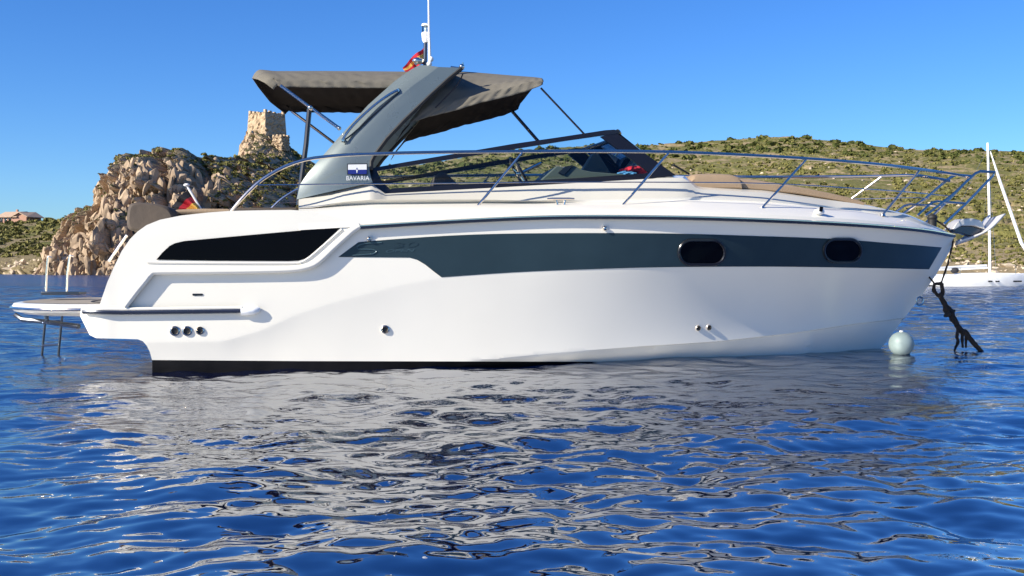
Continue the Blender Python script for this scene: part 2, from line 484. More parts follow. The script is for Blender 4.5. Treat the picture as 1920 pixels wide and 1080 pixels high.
# crag on the left with the castle rock behind it
crag_ridge = [(60, 520), (84, 480), (98, 446), (112, 425), (125, 404), (140, 387), (163, 384), (169, 350), (183, 332), (192, 308), (212, 292), (256, 288), (262, 279), (288, 273), (334, 274), (347, 286), (400, 289), (452, 287), (520, 292), (600, 318), (700, 360), (800, 420), (860, 470)]
def crag_depth(v, PX):
    s = np.clip((PX - 345) / 260, 0, 1)
    base = 158 + 12 * s
    return base + (10 * v + 20 * v ** 3 + 8 * np.clip(v - 0.72, 0, 1)) * (1 + 0.9 * s)
def crag_disp(P, vv, pxx):
    q = P * np.array([1.15, 0.4, 0.38])
    wob = np.stack([fbm(q * 0.18, 3, 1), fbm(q * 0.18, 3, 8), fbm(q * 0.18, 3, 15)], 1) * 1.6
    f1, f2, c1 = worley((q + wob) * 0.155, 20)
    g1, g2, c2 = worley((q + wob * 0.7) * 0.42, 40)
    h1, h2, c3 = worley((P * np.array([1.1, 0.5, 0.7]) + wob * 0.5) * 1.2, 60)
    big = (c1 - 0.5) * 4.8 - 5.0 * np.exp(-((f2 - f1) / 0.10) ** 2)
    mid = (c2 - 0.5) * 2.6 - 1.9 * np.exp(-((g2 - g1) / 0.11) ** 2)
    sml = (c3 - 0.5) * 0.8 - 0.4 * np.exp(-((h2 - h1) / 0.15) ** 2)
    d = big + mid + sml + 1.1 * fbm(P * 0.09, 4, 3) + 0.25 * fbm(P * 1.6, 3, 30)
    e = P * np.array([1.0, 0.6, 0.55]) + wob * 0.6
    d = d - 1.5 * np.abs(vnoise(e * 0.33, 70)) - 0.9 * np.abs(vnoise(e * 0.85, 71)) - 0.5 * np.abs(vnoise(e * 2.0, 72)) - 0.25 * np.abs(vnoise(e * 4.3, 73))
    low = np.clip((pxx - 60) / 60, 0.25, 1)
    top = 1 - 0.55 * np.clip((vv - 0.85) / 0.15, 0, 1)
    d = d * low * top * (0.35 + 0.65 * edge_fade(vv))
    nrm = np.array([-0.26, -0.93, 0.14]); nrm /= np.linalg.norm(nrm)
    # a deep shaded gully right of the main crag, as in the photograph
    g = 7.0 * np.exp(-((pxx - 352 - 22 * (1 - vv)) / 17) ** 2) * np.clip((vv - 0.3) / 0.3, 0, 1)
    out = d[:, None] * nrm
    out[:, 1] += g
    return out
G_crag = terrain("headland", crag_ridge, 515, 158, crag_depth, 640, 360, crag_disp, M['crag'],
                 'rocky tan headland rising from the water on the left', back=60, cat='headland', smooth=False)

rock_ridge = [(436, 330), (444, 292), (450, 272), (456, 256), (464, 243), (476, 236), (492, 238), (508, 246), (522, 258), (533, 264), (545, 276), (566, 292), (600, 312), (640, 335), (700, 360)]
def rock_depth(v, PX):
    return 222 + 10 * v + 26 * v ** 2.5
def rock_disp(P, vv, pxx):
    q = P * np.array([1, 0.5, 0.6])
    f1, f2, c1 = worley(q * 0.22, 120)
    g1, g2, c2 = worley(q * 0.6, 140)
    d = (c1 - 0.5) * 1.8 - 0.9 * np.exp(-((f2 - f1) / 0.14) ** 2) + (c2 - 0.5) * 0.8 - 0.5 * np.exp(-((g2 - g1) / 0.16) ** 2) + 0.4 * fbm(P * 0.7, 4, 9)
    return d[:, None] * np.array([-0.3, -0.92, 0.15])
G_rock = terrain("castle_rock", rock_ridge, 380, 222, rock_depth, 240, 120, rock_disp, M['crag'],
                 'steep tan rock under the castle tower', back=30, cat='rock', smooth=False)

# low green slope with the villa at the far left
left_ridge = [(-420, 436), (-200, 424), (-60, 419), (0, 417), (60, 414), (100, 412), (150, 408), (220, 404), (320, 420)]
def left_depth(v, PX):
    return 175 + 120 * v ** 1.15
def soft_disp(P, vv, pxx):
    q = P * np.array([1, 1, 0.6])
    g1, g2, c2 = worley(q * 0.35, 240)
    rock = np.clip(1 - vv / 0.35, 0, 1) * edge_fade(vv + 0.02)
    d = 0.9 * fbm(P * 0.08, 4, 77) + rock * ((c2 - 0.5) * 2.2 - 1.3 * np.exp(-((g2 - g1) / 0.15) ** 2))
    return d[:, None] * np.array([-0.35, -0.6, 0.6])
G_left = terrain("green_slope", left_ridge, 513, 175, left_depth, 380, 130, soft_disp, M['meadow'],
                 'low green slope with pale rocks along the shore at far left', back=80, cat='slope')

# long dry hill behind the boat and on the right
right_ridge = [(560, 345), (640, 330), (690, 321), (760, 312), (850, 299), (900, 290), (960, 283), (1050, 276), (1200, 271), (1290, 266), (1400, 259), (1480, 256), (1560, 262), (1640, 274), (1720, 281), (1800, 284), (1920, 281), (2100, 290), (2400, 320), (2700, 360)]
def right_depth(v, PX):
    return 128 + 60 * v + 170 * v ** 1.8 + 20 * np.sin(PX / 170.0) * v
def right_disp(P, vv, pxx):
    q = P * np.array([1, 1, 0.6])
    f1, f2, c1 = worley(q * 0.10, 320)
    g1, g2, c2 = worley(q * 0.34, 340)
    rock = np.clip(fbm(P * 0.035, 3, 350) * 2.2 + 0.35, 0, 1) * np.clip(1.25 - vv, 0.2, 1)
    d = 1.6 * fbm(P * 0.03, 4, 300) + rock * ((c1 - 0.5) * 2.0 - 0.9 * np.exp(-((f2 - f1) / 0.12) ** 2) + (c2 - 0.5) * 1.1 - 0.7 * np.exp(-((g2 - g1) / 0.15) ** 2)) + 0.25 * fbm(P * 0.5, 3, 310)
    return (d * (0.3 + 0.7 * edge_fade(vv)))[:, None] * np.array([-0.35, -0.6, 0.6])
G_right = terrain("dry_hill", right_ridge, 519, 128, right_depth, 900, 240, right_disp, M['hill'],
                  'long dry hillside dotted with bushes behind the boat', back=120)

# maquis: countless small bushes, one object of many leaf-sized faces for each slope
def foliage_mat(name, c1, c2, c3):
    m, nt, b = new_mat(name)
    geo = nt.nodes.new("ShaderNodeNewGeometry")
    n = nt.nodes.new("ShaderNodeTexNoise"); n.inputs['Scale'].default_value = 0.30; n.inputs['Detail'].default_value = 7; n.inputs['Roughness'].default_value = 0.75
    nt.links.new(geo.outputs['Position'], n.inputs['Vector'])
    r = nt.nodes.new("ShaderNodeValToRGB")
    r.color_ramp.elements[0].position = 0.36; r.color_ramp.elements[0].color = (*c1, 1)
    r.color_ramp.elements[1].position = 0.66; r.color_ramp.elements[1].color = (*c3, 1)
    e = r.color_ramp.elements.new(0.5); e.color = (*c2, 1)
    nt.links.new(n.outputs[0], r.inputs[0]); nt.links.new(r.outputs[0], b.inputs['Base Color'])
    b.inputs['Roughness'].default_value = 0.8
    b.inputs['Specular IOR Level'].default_value = 0.2
    return m
M['maquis'] = foliage_mat("maquis_leaves", (0.085, 0.090, 0.024), (0.165, 0.155, 0.045), (0.27, 0.235, 0.09))
M['maquis_dark'] = foliage_mat("dark_maquis_leaves", (0.036, 0.050, 0.013), (0.075, 0.088, 0.021), (0.14, 0.14, 0.04))

def bushes(name, G, count, rmin, rmax, mask_scale, thr, material, label, vmin=0.05, leaves=64, seed=1, min_up=0.2, colmask=None):
    r = np.random.default_rng(seed)
    nr, nc, _ = G.shape
    i = (r.uniform(vmin, 1, count * 6) * (nr - 4)).astype(int)
    j = (r.uniform(0.01, 0.99, count * 6) * (nc - 2)).astype(int)
    P = G[i, j]
    du = G[i, j + 1] - G[i, j]; dv = G[i + 1, j] - G[i, j]
    nn = np.cross(du, dv); nn /= np.maximum(np.linalg.norm(nn, axis=1, keepdims=True), 1e-9)
    up = np.abs(nn[:, 2])
    ok = (fbm(P * mask_scale, 4, seed) > thr) & (up > min_up)
    if colmask is not None: ok &= colmask(i / nr, j / nc)
    P = P[ok][:count]
    n = len(P)
    rad = rmin + (rmax - rmin) * r.random(n) ** 2.2
    rad *= np.clip(P[:, 1] / 230.0, 0.45, 1.15)
    # leaf quads through a lumpy dome
    k = leaves
    d = r.normal(size=(n, k, 3)); d /= np.linalg.norm(d, axis=2, keepdims=True)
    d[:, :, 2] = np.abs(d[:, :, 2]) * 0.65 - 0.1
    lump = 0.75 + 0.35 * r.random((n, k, 1))
    rr = r.random((n, k, 1)) ** 0.4
    c = P[:, None, :] + d * lump * rr * rad[:, None, None]
    sz = (rad * 0.30)[:, None] * (0.6 + 0.8 * r.random((n, k)))
    a = r.normal(size=(n, k, 3)); a /= np.linalg.norm(a, axis=2, keepdims=True)
    b = np.cross(a, d + 0.4 * r.normal(size=(n, k, 3))); b /= np.maximum(np.linalg.norm(b, axis=2, keepdims=True), 1e-6)
    a = a * sz[..., None]; b = b * sz[..., None]
    V = np.stack([c - a - b * 0.6, c + a * 0.7 - b, c + a + b * 0.6, c - a * 0.7 + b], 2).reshape(-1, 3)
    Q = np.arange(len(V)).reshape(-1, 4)
    ob = np_mesh(name, V, Q, [material], smooth=False)
    tag(ob, label, 'bushes', kind='stuff')
bushes("hillside_bushes", G_right, 17000, 0.15, 0.95, 0.05, -0.3, M['maquis'], 'olive green bushes dotted over the dry hillside', vmin=0.09, leaves=28, seed=3)
bushes("ridge_bushes", G_right, 1100, 0.4, 1.7, 0.05, -0.5, M['maquis_dark'], 'dark bushes crowding along the hill crest', vmin=0.86, leaves=56, seed=4)
bushes("headland_bushes", G_crag, 1100, 0.2, 1.1, 0.09, -0.1, M['maquis'], 'dark green bushes in the clefts and on top of the headland', vmin=0.12, leaves=60, seed=5, min_up=0.45,
       colmask=lambda v, u: ((v > 0.82) & (u > 0.16)) | (u > 0.46) | ((np.abs(u - 0.215) < 0.018) & (v < 0.6) & (v > 0.25)))
bushes("headland_scrub", G_crag, 4200, 0.15, 0.6, 0.12, -0.4, M['maquis'], 'low olive scrub on the saddle below the castle', vmin=0.30, leaves=50, seed=8, min_up=0.3,
       colmask=lambda v, u: ((u > 0.40) & (v > 0.35)) | (v > 0.9))
bushes("slope_bushes", G_left, 2600, 0.2, 1.3, 0.06, -0.3, M['maquis'], 'bushes covering the low slope below the villa', vmin=0.33, leaves=56, seed=6)
bushes("castle_rock_scrub", G_rock, 420, 0.3, 1.0, 0.12, -0.15, M['maquis'], 'scrub on the slope right of the castle', vmin=0.1, leaves=50, seed=9, min_up=0.1,
       colmask=lambda v, u: u > 0.42)

# broken rock: countless angular blocks lying in the faces and along the shore
M['block'] = mat("broken_rock", (0.17, 0.125, 0.085), 0.95, scale=0.28, bump=1.0, bscale=1.6, spec=0.1, col2=(0.56, 0.42, 0.285))
M['shore_block'] = mat("bleached_shore_rock", (0.44, 0.35, 0.25), 0.95, scale=0.35, bump=0.7, bscale=1.8, spec=0.1, col2=(0.64, 0.54, 0.40))
def blocks(name, G, count, rmin, rmax, material, label, vmin, vmax, seed, tall=1.25, colmask=None, power=3.0):
    import bmesh
    r = np.random.default_rng(seed)
    bm = bmesh.new(); bmesh.ops.create_icosphere(bm, subdivisions=2, radius=1.0)
    bv = np.array([v.co[:] for v in bm.verts]); bf = np.array([[v.index for v in f.verts] for f in bm.faces]); bm.free()
    nr, nc, _ = G.shape
    i = (r.uniform(vmin, vmax, count * 4) * (nr - 11)).astype(int); j = (r.uniform(0.0, 1.0, count * 4) * (nc - 1)).astype(int)
    ok = np.ones(len(i), bool)
    if colmask is not None: ok = colmask(i / nr, j / nc)
    i, j = i[ok][:count], j[ok][:count]
    P = G[i, j]; n = len(P)
    V = np.repeat(bv[None], n, 0)
    for k in range(9):       # chop flat faces
        nn = r.normal(size=(n, 1, 3)); nn /= np.linalg.norm(nn, axis=2, keepdims=True)
        hgt = r.uniform(0.25, 0.68, size=(n, 1))
        ex = np.maximum((V * nn).sum(2) - hgt, 0)
        V = V - ex[..., None] * nn
    rad = rmin + (rmax - rmin) * r.random(n) ** power
    sc = np.stack([r.uniform(0.7, 1.2, n), r.uniform(0.7, 1.2, n), tall * r.uniform(0.7, 1.4, n)], 1) * rad[:, None]
    V = V * sc[:, None, :]
    a = r.normal(0, 0.30, n); V = np.stack([V[..., 0] * np.cos(a)[:, None] - V[..., 2] * np.sin(a)[:, None], V[..., 1], V[..., 0] * np.sin(a)[:, None] + V[..., 2] * np.cos(a)[:, None]], 2)
    V = V + rng.normal(0, 0.03, V.shape) * rad[:, None, None]
    V = V + P[:, None, :] + np.array([0, 0.55, 0]) * rad[:, None, None]
    Fc = (bf[None] + (np.arange(n) * len(bv))[:, None, None]).reshape(-1, 3)
    ob = np_mesh(name, V.reshape(-1, 3), Fc, [material], smooth=False)
    tag(ob, label, 'rocks', kind='stuff')
blocks("headland_rocks", G_crag, 2600, 0.14, 1.25, M['block'], 'angular tan blocks breaking out of the headland cliff', 0.0, 0.86, 31, 2.1,
       colmask=lambda v, u: (u > 0.03) & (u < 0.42), power=3.2)
blocks("saddle_rocks", G_crag, 520, 0.15, 0.75, M['block'], 'grey tan rocks scattered through the scrub right of the headland', 0.2, 0.98, 32, 1.0,
       colmask=lambda v, u: (u >= 0.40) & (u < 0.75))
blocks("castle_rocks", G_rock, 260, 0.15, 0.6, M['block'], 'broken tan rock at the foot of the castle', 0.3, 1.0, 33, 1.4, colmask=lambda v, u: u < 0.42)
blocks("left_shore_rocks", G_left, 800, 0.2, 1.3, M['shore_block'], 'pale rocks along the water below the villa slope', 0.0, 0.28, 34, 0.9)
blocks("right_shore_rocks", G_right, 900, 0.2, 1.0, M['shore_block'], 'pale rocks along the shore behind the sailing yacht', 0.0, 0.14, 35, 0.8)
blocks("hillside_rocks", G_right, 1500, 0.2, 1.0, M['shore_block'], 'pale stones scattered over the dry hillside', 0.12, 0.97, 36, 0.6)

# ------------------------------------------------------------------ castle tower
def crenel_tower(name, c, s, h, taper, rz, n_mer, mer_h, label, parts=()):
    root = empty(name, c, rz)
    tag(root, label, 'tower')
    mb = MB()
    def ring(f, z): return [(sx * s / 2 * f, sy * s / 2 * f, z) for sx, sy in ((-1, -1), (1, -1), (1, 1), (-1, 1))]
    # walls get a subdivided, slightly uneven face so that the masonry is not dead flat
    rows = []
    nz, nu = 16, 12
    rr = np.random.default_rng(int(s * 100))
    for i in range(nz + 1):
        t = i / nz
        f = taper + (1 - taper) * t
        cs = ring(f, h * t)
        row = []
        for q in range(4):
            a, b = Vector(cs[q]), Vector(cs[(q + 1) % 4])
            for u in range(nu):
                p = a.lerp(b, u / nu)
                if 0 < u: p = p + Vector((rr.normal() * 0.17, rr.normal() * 0.17, rr.normal() * 0.10))
                row.append(tuple(p))
        rows.append(row)
    mb.loft(rows, closed=True)
    mb.add([rows[-1][q * nu] for q in range(4)], [(0, 1, 2, 3)])
    mb.build("wall", M['stone'], root, smooth=False)
    pb = MB()
    step = s / (n_mer * 2 - 1)
    for k in range(n_mer):
        u = -s / 2 + step * (2 * k + 0.5)
        hh = mer_h * rr.uniform(0.2, 1.0)
        if rr.random() < 0.3: continue
        for side in range(4):
            a = side * math.pi / 2
            x, y = u, -s / 2 + 0.3
            if side in (1, 3) and k in (0, n_mer - 1): continue
            pb = MB(); pb.box((x * math.cos(a) - y * math.sin(a), x * math.sin(a) + y * math.cos(a), h + hh / 2 - 0.01), (step * rr.uniform(0.7, 1.35), 0.56, hh), a)
            pb.build("merlon", M['stone'], root, smooth=False)
    return root
tb = W(492, 262, 252)
tw = crenel_tower("castle_tower", (tb.x, tb.y + 4.5, tb.z - 1.5), 6.0, 8.1, 1.14, R(-37), 5, 0.75, 'square ruined stone castle tower with battlements on the rock')
ob = MB().box((-1.0, -3.42, 3.2), (0.7, 0.25, 1.5)).build("window_opening", M['pane'], tw)
tb2 = W(523, 264, 246)
crenel_tower("corner_turret", (tb2.x, tb2.y + 2.0, tb2.z - 2.2), 2.7, 3.4, 1.05, R(-30), 3, 0.55, 'small low stone turret at the right foot of the castle tower')

# ------------------------------------------------------------------ villa
def villa():
    base = W(38, 419, 296)
    root = empty("villa", (base.x, base.y, base.z - 0.6), R(-14))
    tag(root, 'low pink villa with pale tiled roof on the far left slope', 'house')
    MB().box((0, 0, 1.1), (8.6, 6.0, 2.6)).build("wall", M['plaster'], root, smooth=False)
    g = MB().prism([(0.2, -3.01, 2.4), (4.3, -3.01, 2.4), (2.3, -3.01, 3.3)], [(0.2, -2.8, 2.4), (4.3, -2.8, 2.4), (2.3, -2.8, 3.3)])
    g.build("gable", M['plaster'], root, smooth=False)
    rf = MB()
    rf.prism([(-5.2, -3.5, 2.15), (-5.2, -3.5, 2.35), (-4.8, 0, 3.85), (-4.8, 0, 3.65)], [(1.6, -3.5, 2.15), (1.6, -3.5, 2.35), (2.3, 0, 3.85), (2.3, 0, 3.65)])
    rf.prism([(5.0, -3.6, 2.10), (5.0, -3.6, 2.3), (2.3, -3.6, 3.55), (2.3, -3.6, 3.35)], [(5.0, 3.4, 2.1), (5.0, 3.4, 2.3), (2.3, 3.4, 3.87), (2.3, 3.4, 3.67)])
    rf.prism([(-0.3, -3.6, 2.10), (-0.3, -3.6, 2.3), (2.3, -3.6, 3.55), (2.3, -3.6, 3.35)][::-1], [(-0.3, 0, 2.6), (-0.3, 0, 2.8), (2.3, 0, 3.87), (2.3, 0, 3.67)][::-1])
    roof = rf.build("roof", M['rooftile'], root, smooth=False)
    MB().box((-1.2, 0.3, 4.0), (0.5, 0.5, 0.9)).build("chimney", M['plaster'], roof, smooth=False)
    for x in (-3.6, -2.2, -0.9):
        MB().box((x, -3.02, 1.2), (0.8, 0.1, 1.5)).build("window", M['pane'], root, smooth=False)
    MB().box((-4.5, -4.0, 0.5), (2.5, 0.4, 1.3)).build("terrace_wall", M['plaster'], root, smooth=False)
villa()

# ------------------------------------------------------------------ the motor yacht: side-view outlines in pixels, mapped on to a real hull form
PSI = R(8.0)
BO = Vector((0.0, 12.3, 0.0))
UX = np.array([math.cos(PSI), math.sin(PSI)])
UY = np.array([-math.sin(PSI), math.cos(PSI)])
boat = empty("motor_yacht", BO, PSI)
tag(boat, 'white open motor yacht with slate stripe and taupe canopy moored in the foreground', 'motor yacht')

def P(px, py, yl):
    """boat-space point seen at pixel (px, py) in the lengthwise plane y = yl"""
    px = np.asarray(px, float); py = np.asarray(py, float); yl = np.asarray(yl, float)
    dx = (px - CX) / F; dz = (CY - py) / F
    o = np.array([0 - BO.x, 0 - BO.y])
    t = (yl - UY @ o) / (UY[0] * dx + UY[1])
    wx, wy, wz = t * dx, t, H + t * dz
    lx = UX[0] * (wx - BO.x) + UX[1] * (wy - BO.y)
    return np.stack(np.broadcast_arrays(lx, yl, wz), -1)

def to_world(p):
    return Vector((BO.x + UX[0] * p[0] + UY[0] * p[1], BO.y + UX[1] * p[0] + UY[1] * p[1], p[2]))

STEM_PX = [(1790, 440), (1786, 462), (1755, 515), (1720, 565), (1690, 603), (1662, 640), (1645, 661), (1600, 700), (1480, 760)]
st = P([p[0] for p in STEM_PX], [p[1] for p in STEM_PX], 0.0)
STX, STZ = st[:, 0][::-1], st[:, 2][::-1]
def ent(x, end, le, amp, a, e):
    u = np.clip((end - x) / le, 0, 1)
    return amp * (1 - (1 - u) ** a) ** e
def aft(x):
    return 1 - 0.035 * np.clip((-0.5 - x) / 3.5, 0, 1) ** 2 - 0.16 * np.clip((-4.08 - x) / 0.4, 0, 1.2) ** 2
XS_END = st[0, 0] + 0.005
def bs_f(x): return ent(x, XS_END, 5.2, 1.60, 2.6, 0.80) * aft(x)
XK_END = P(1758, 508, 0.0)[0]
def bk_f(x): return ent(x, XK_END, 5.2, 1.575, 2.2, 0.95) * aft(x)
XC_END = P(1694, 597, 0.0)[0]
def bc_f(x):
    full = ent(x, XC_END, 5.4, 1.50, 2.0, 1.0) * aft(x)
    s = np.clip((x + 2.6) / 2.4, 0, 1); s = s * s * (3 - 2 * s)
    return np.where(x < 0.3, (1 - s) * (bk_f(x) - 0.05) + s * np.minimum(full, bk_f(x)), np.minimum(full, bk_f(x)))

def solve(px, py, bf, it=12):
    px = np.asarray(px, float); py = np.asarray(py, float)
    y = np.full(px.shape, -1.4)
    for _ in range(it):
        p = P(px, py, y)
        y = 0.5 * y - 0.5 * np.maximum(bf(p[..., 0], p[..., 2]), 0)
    return P(px, py, y)
def line3(poly, bf):
    a = np.array(poly, float)
    px = np.linspace(a[0, 0], a[-1, 0], 140)
    return solve(px, np.interp(px, a[:, 0], a[:, 1]), lambda x, z: bf(x))
SHEER_PX = [(120, 452), (300, 446), (500, 437), (672, 427), (800, 419), (960, 411), (1100, 408), (1300, 410), (1500, 417), (1640, 425), (1730, 433), (1789, 443)]
KNUCK_PX = [(120, 645), (420, 640), (490, 620), (560, 588), (630, 566), (700, 548), (760, 533), (830, 521), (960, 512), (1100, 505), (1250, 501), (1440, 501), (1600, 503), (1758, 508)]
CHINE_PX = [(120, 716), (600, 702), (800, 686), (900, 675), (1040, 662), (1200, 650), (1340, 641), (1480, 626), (1600, 608), (1694, 597)]
ls, lk, lc = line3(SHEER_PX, bs_f), line3(KNUCK_PX, bk_f), line3(CHINE_PX, bc_f)
def tab(l):
    o = np.argsort(l[:, 0]); return l[o, 0], l[o, 2]
S_T, K_T, C_T = tab(ls), tab(lk), tab(lc)

def B(x, z):
    x = np.asarray(x, float); z = np.asarray(z, float)
    zst = np.where(x > STX[0], np.interp(x, STX, STZ), -0.85)
    zst = np.maximum(zst, -0.85)
    zs = np.interp(x, *S_T); zk = np.maximum(np.interp(x, *K_T), zst); zc = np.maximum(np.interp(x, *C_T), zst)
    zk = np.minimum(np.maximum(zk, zc + 1e-3), zs - 1e-3)
    zc = np.minimum(zc, zk - 1e-3)
    bs, bk, bc = bs_f(x), bk_f(x), bc_f(x)
    bk = np.where(x >= XK_END, 0, bk); bc = np.where(x >= XC_END, 0, bc)
    s1 = np.clip((zs - z) / (zs - zk), 0, 1)
    b1 = bs + (bk - bs) * s1
    s2 = np.clip((zk - z) / (zk - zc), 0, 1)
    b2 = bk + (bc - bk) * (1 - (1 - s2) ** 1.8)
    s3 = np.clip((zc - z) / np.maximum(zc - zst, 1e-3), 0, 1)
    b3 = np.maximum(bc - 0.03 * np.clip((x - 0.5) / 1.4, 0, 1), 0) * (1 - s3 ** 1.15)
    return np.where(z >= zk, b1, np.where(z >= zc, b2, b3))

def on_hull(px, py, off=0.0):
    return solve(px, py, lambda x, z: B(x, z) + off, 26)

def dense(poly, step=9.0, closed=True):
    out = []
    n = len(poly)
    for i in range(n if closed else n - 1):
        a, b = poly[i], poly[(i + 1) % n]
        k = max(1, int(math.hypot(b[0] - a[0], b[1] - a[1]) / step))
        for j in range(k):
            t = j / k
            out.append((a[0] + (b[0] - a[0]) * t, a[1] + (b[1] - a[1]) * t))
    if not closed: out.append(tuple(poly[-1]))
    return out

def in_poly(x, y, poly):
    c = False
    j = len(poly) - 1
    for i in range(len(poly)):
        xi, yi = poly[i]; xj, yj = poly[j]
        if (yi > y) != (yj > y) and x < (xj - xi) * (y - yi) / (yj - yi) + xi: c = not c
        j = i
    return c

def smooth_poly(poly, it=2):
    for _ in range(it):
        q = []
        for i in range(len(poly)):
            a, b = poly[i], poly[(i + 1) % len(poly)]
            q += [(a[0] * .75 + b[0] * .25, a[1] * .75 + b[1] * .25), (a[0] * .25 + b[0] * .75, a[1] * .25 + b[1] * .75)]
        poly = q
    return poly

def panel(mb, outline, off=0.0, depth=0.0, step=9.0, grid=13.0, fn=None, mi=0, lines=()):
    """side-view outline -> triangulated surface lying on the hull form (offset outwards), its rim turned inwards by depth"""
    fn = fn or on_hull
    ol = dense(outline, step)
    xs = [p[0] for p in ol]; ys = [p[1] for p in ol]
    pts = list(ol)
    gx = np.arange(min(xs) + grid * .5, max(xs), grid); gy = np.arange(min(ys) + grid * .37, max(ys), grid * 0.62)
    for i, y in enumerate(gy):
        for x in gx:
            xx = x + (grid * .5 if i % 2 else 0)
            if in_poly(xx, y, ol) and min((xx - p[0]) ** 2 + (y - p[1]) ** 2 for p in ol) > (grid * .4) ** 2:
                if all(abs(y - l(xx)) > grid * 0.35 for l in lines): pts.append((xx, y))
    for l in lines:
        for x in np.arange(min(xs) + 4, max(xs) - 4, 6.0):
            for dy in (-0.6, 0.6):
                if in_poly(x, l(x) + dy, ol) and min((x - p[0]) ** 2 + (l(x) + dy - p[1]) ** 2 for p in ol) > 9: pts.append((x, l(x) + dy))
    n = len(ol)
    vs, es, fs, ov, oe, of = delaunay_2d_cdt([Vector(p) for p in pts], [(i, (i + 1) % n) for i in range(n)], [], 1, 1e-4)
    q = fn(np.array([v[0] for v in vs]), np.array([v[1] for v in vs]), off)
    tri = []
    for f in fs:
        a, b, c = (q[i] for i in f[:3])
        nrm = np.cross(b - a, c - a)
        tri.append(tuple(f) if nrm[1] < 0 else tuple(reversed(f)))
    mb.add(q, tri, mi)
    if depth:
        rim = fn(np.array(xs), np.array(ys), off)
        inn = rim + np.array([0, depth, 0])
        inn[:, 1] = np.minimum(inn[:, 1], -0.001)
        area = sum(xs[i] * ys[(i + 1) % n] - xs[(i + 1) % n] * ys[i] for i in range(n))
        f = [(i, (i + 1) % n, (i + 1) % n + n, i + n) for i in range(n)]
        if area < 0: f = [tuple(reversed(k)) for k in f]
        mb.add(np.concatenate([rim, inn]), f, mi)
    return mb

def px_curve(poly, step=10.0):
    """smooth pixel polyline (Catmull-Rom)"""
    a = [np.array(p, float) for p in poly]
    out = []
    for i in range(len(a) - 1):
        p0, p1, p2, p3 = a[max(i - 1, 0)], a[i], a[i + 1], a[min(i + 2, len(a) - 1)]
        k = max(2, int(np.linalg.norm(p2 - p1) / step))
        for j in range(k):
            t = j / k
            out.append(0.5 * ((2 * p1) + (-p0 + p2) * t + (2 * p0 - 5 * p1 + 4 * p2 - p3) * t * t + (-p0 + 3 * p1 - 3 * p2 + p3) * t ** 3))
    out.append(a[-1])
    return np.array(out)

# ---- hull shell
sheer_fwd = [tuple(p) for p in px_curve([(672, 427), (800, 419), (960, 411), (1100, 408), (1300, 410), (1500, 417), (1640, 425), (1730, 433), (1789, 443)], 14)]
stem_dn = [(1786, 462), (1772, 486), (1755, 515), (1738, 540), (1720, 565), (1690, 603), (1662, 640), (1645, 661)]
bottom = [(1600, 668), (1560, 672), (1440, 678), (1340, 679), (1040, 678), (800, 677.5), (560, 677), (285, 675)]
stern = [(281, 660), (275, 648), (268, 640), (258, 636), (180, 634), (168, 628), (160, 612), (150, 592), (152, 578), (228, 578)]
under = [(262, 535), (290, 506), (500, 503), (560, 500), (600, 478), (650, 438)]
hb = MB()
panel(hb, sheer_fwd + stem_dn + bottom + stern + under, 0.0, 0.0, step=8, grid=9,
      lines=(lambda x: (float(interp_poly(CHINE_PX, x)) + float(np.interp(x, [1040, 1340, 1440, 1560, 1600, 1645], [678, 679, 678, 672, 668, 661]))) / 2 if x > 1050 else 9999.0, lambda x: float(interp_poly(KNUCK_PX, x)), lambda x: float(interp_poly(CHINE_PX, x)) if x > 935 else 9999.0))
aft_edge = bottom[-1:] + stern
ae = on_hull(np.array([p[0] for p in aft_edge]), np.array([p[1] for p in aft_edge]))
hb.mirror()
hb.loft([[tuple(p) for p in ae], [(p[0], -p[1], p[2]) for p in ae]])
# deck level inside the hull, so that nobody looks through it
tops = on_hull(np.array([p[0] for p in under + sheer_fwd[::3] + sheer_fwd[-1:]]), np.array([p[1] + 6 for p in under + sheer_fwd[::3] + sheer_fwd[-1:]]), -0.03)
hb.loft([[tuple(p) for p in tops], [(p[0], -p[1], p[2]) for p in tops]])
hull = hb.build("hull", M['gelcoat'], boat, angle=28)

ab = MB()
bx = np.array([1645, 1600, 1560, 1440, 1340, 1200, 1040, 920, 800, 680, 560, 420, 285], float)
by = np.interp(bx, [285, 560, 800, 1040, 1340, 1440, 1560, 1600, 1645], [675, 677, 677.5, 678, 679, 678, 672, 668, 661])
top = on_hull(bx, by - 1.5, -0.006)
rows = [top]
for k in range(1, 6):
    r_ = top.copy()
    r_[:, 2] = top[:, 2] + (-0.5 - top[:, 2]) * k / 5
    r_[:, 1] = -np.maximum(B(r_[:, 0], r_[:, 2]), 0.0)
    rows.append(r_)
ab.loft([[tuple(p) for p in r_] for r_ in rows])
ab.mirror()
aftcol = [tuple(r_[-1]) for r_ in rows]
ab.loft([aftcol, [(p[0], -p[1], p[2]) for p in aftcol]])
ab.build("bottom_paint", M['antifoul'], boat)

# ---- slate stripe, lettering, portholes
stripe_top = [tuple(p) for p in px_curve([(672, 454), (760, 447), (860, 441), (960, 438), (1100, 437), (1260, 438), (1400, 442), (1560, 448), (1680, 457), (1766, 464)], 16)]
stripe_bot = [tuple(p) for p in px_curve([(1742, 505), (1600, 502), (1440, 500), (1250, 501), (1100, 505), (960, 511), (828, 520)], 16)]
stripe_aft = [(812, 508), (797, 496), (782, 487), (768, 483), (634, 482)]
sb = MB(); panel(sb, stripe_top + stripe_bot + stripe_aft, 0.004, 0.0, step=8, grid=11); pair(sb, "hull_stripe", M['stripe'], boat, angle=40)

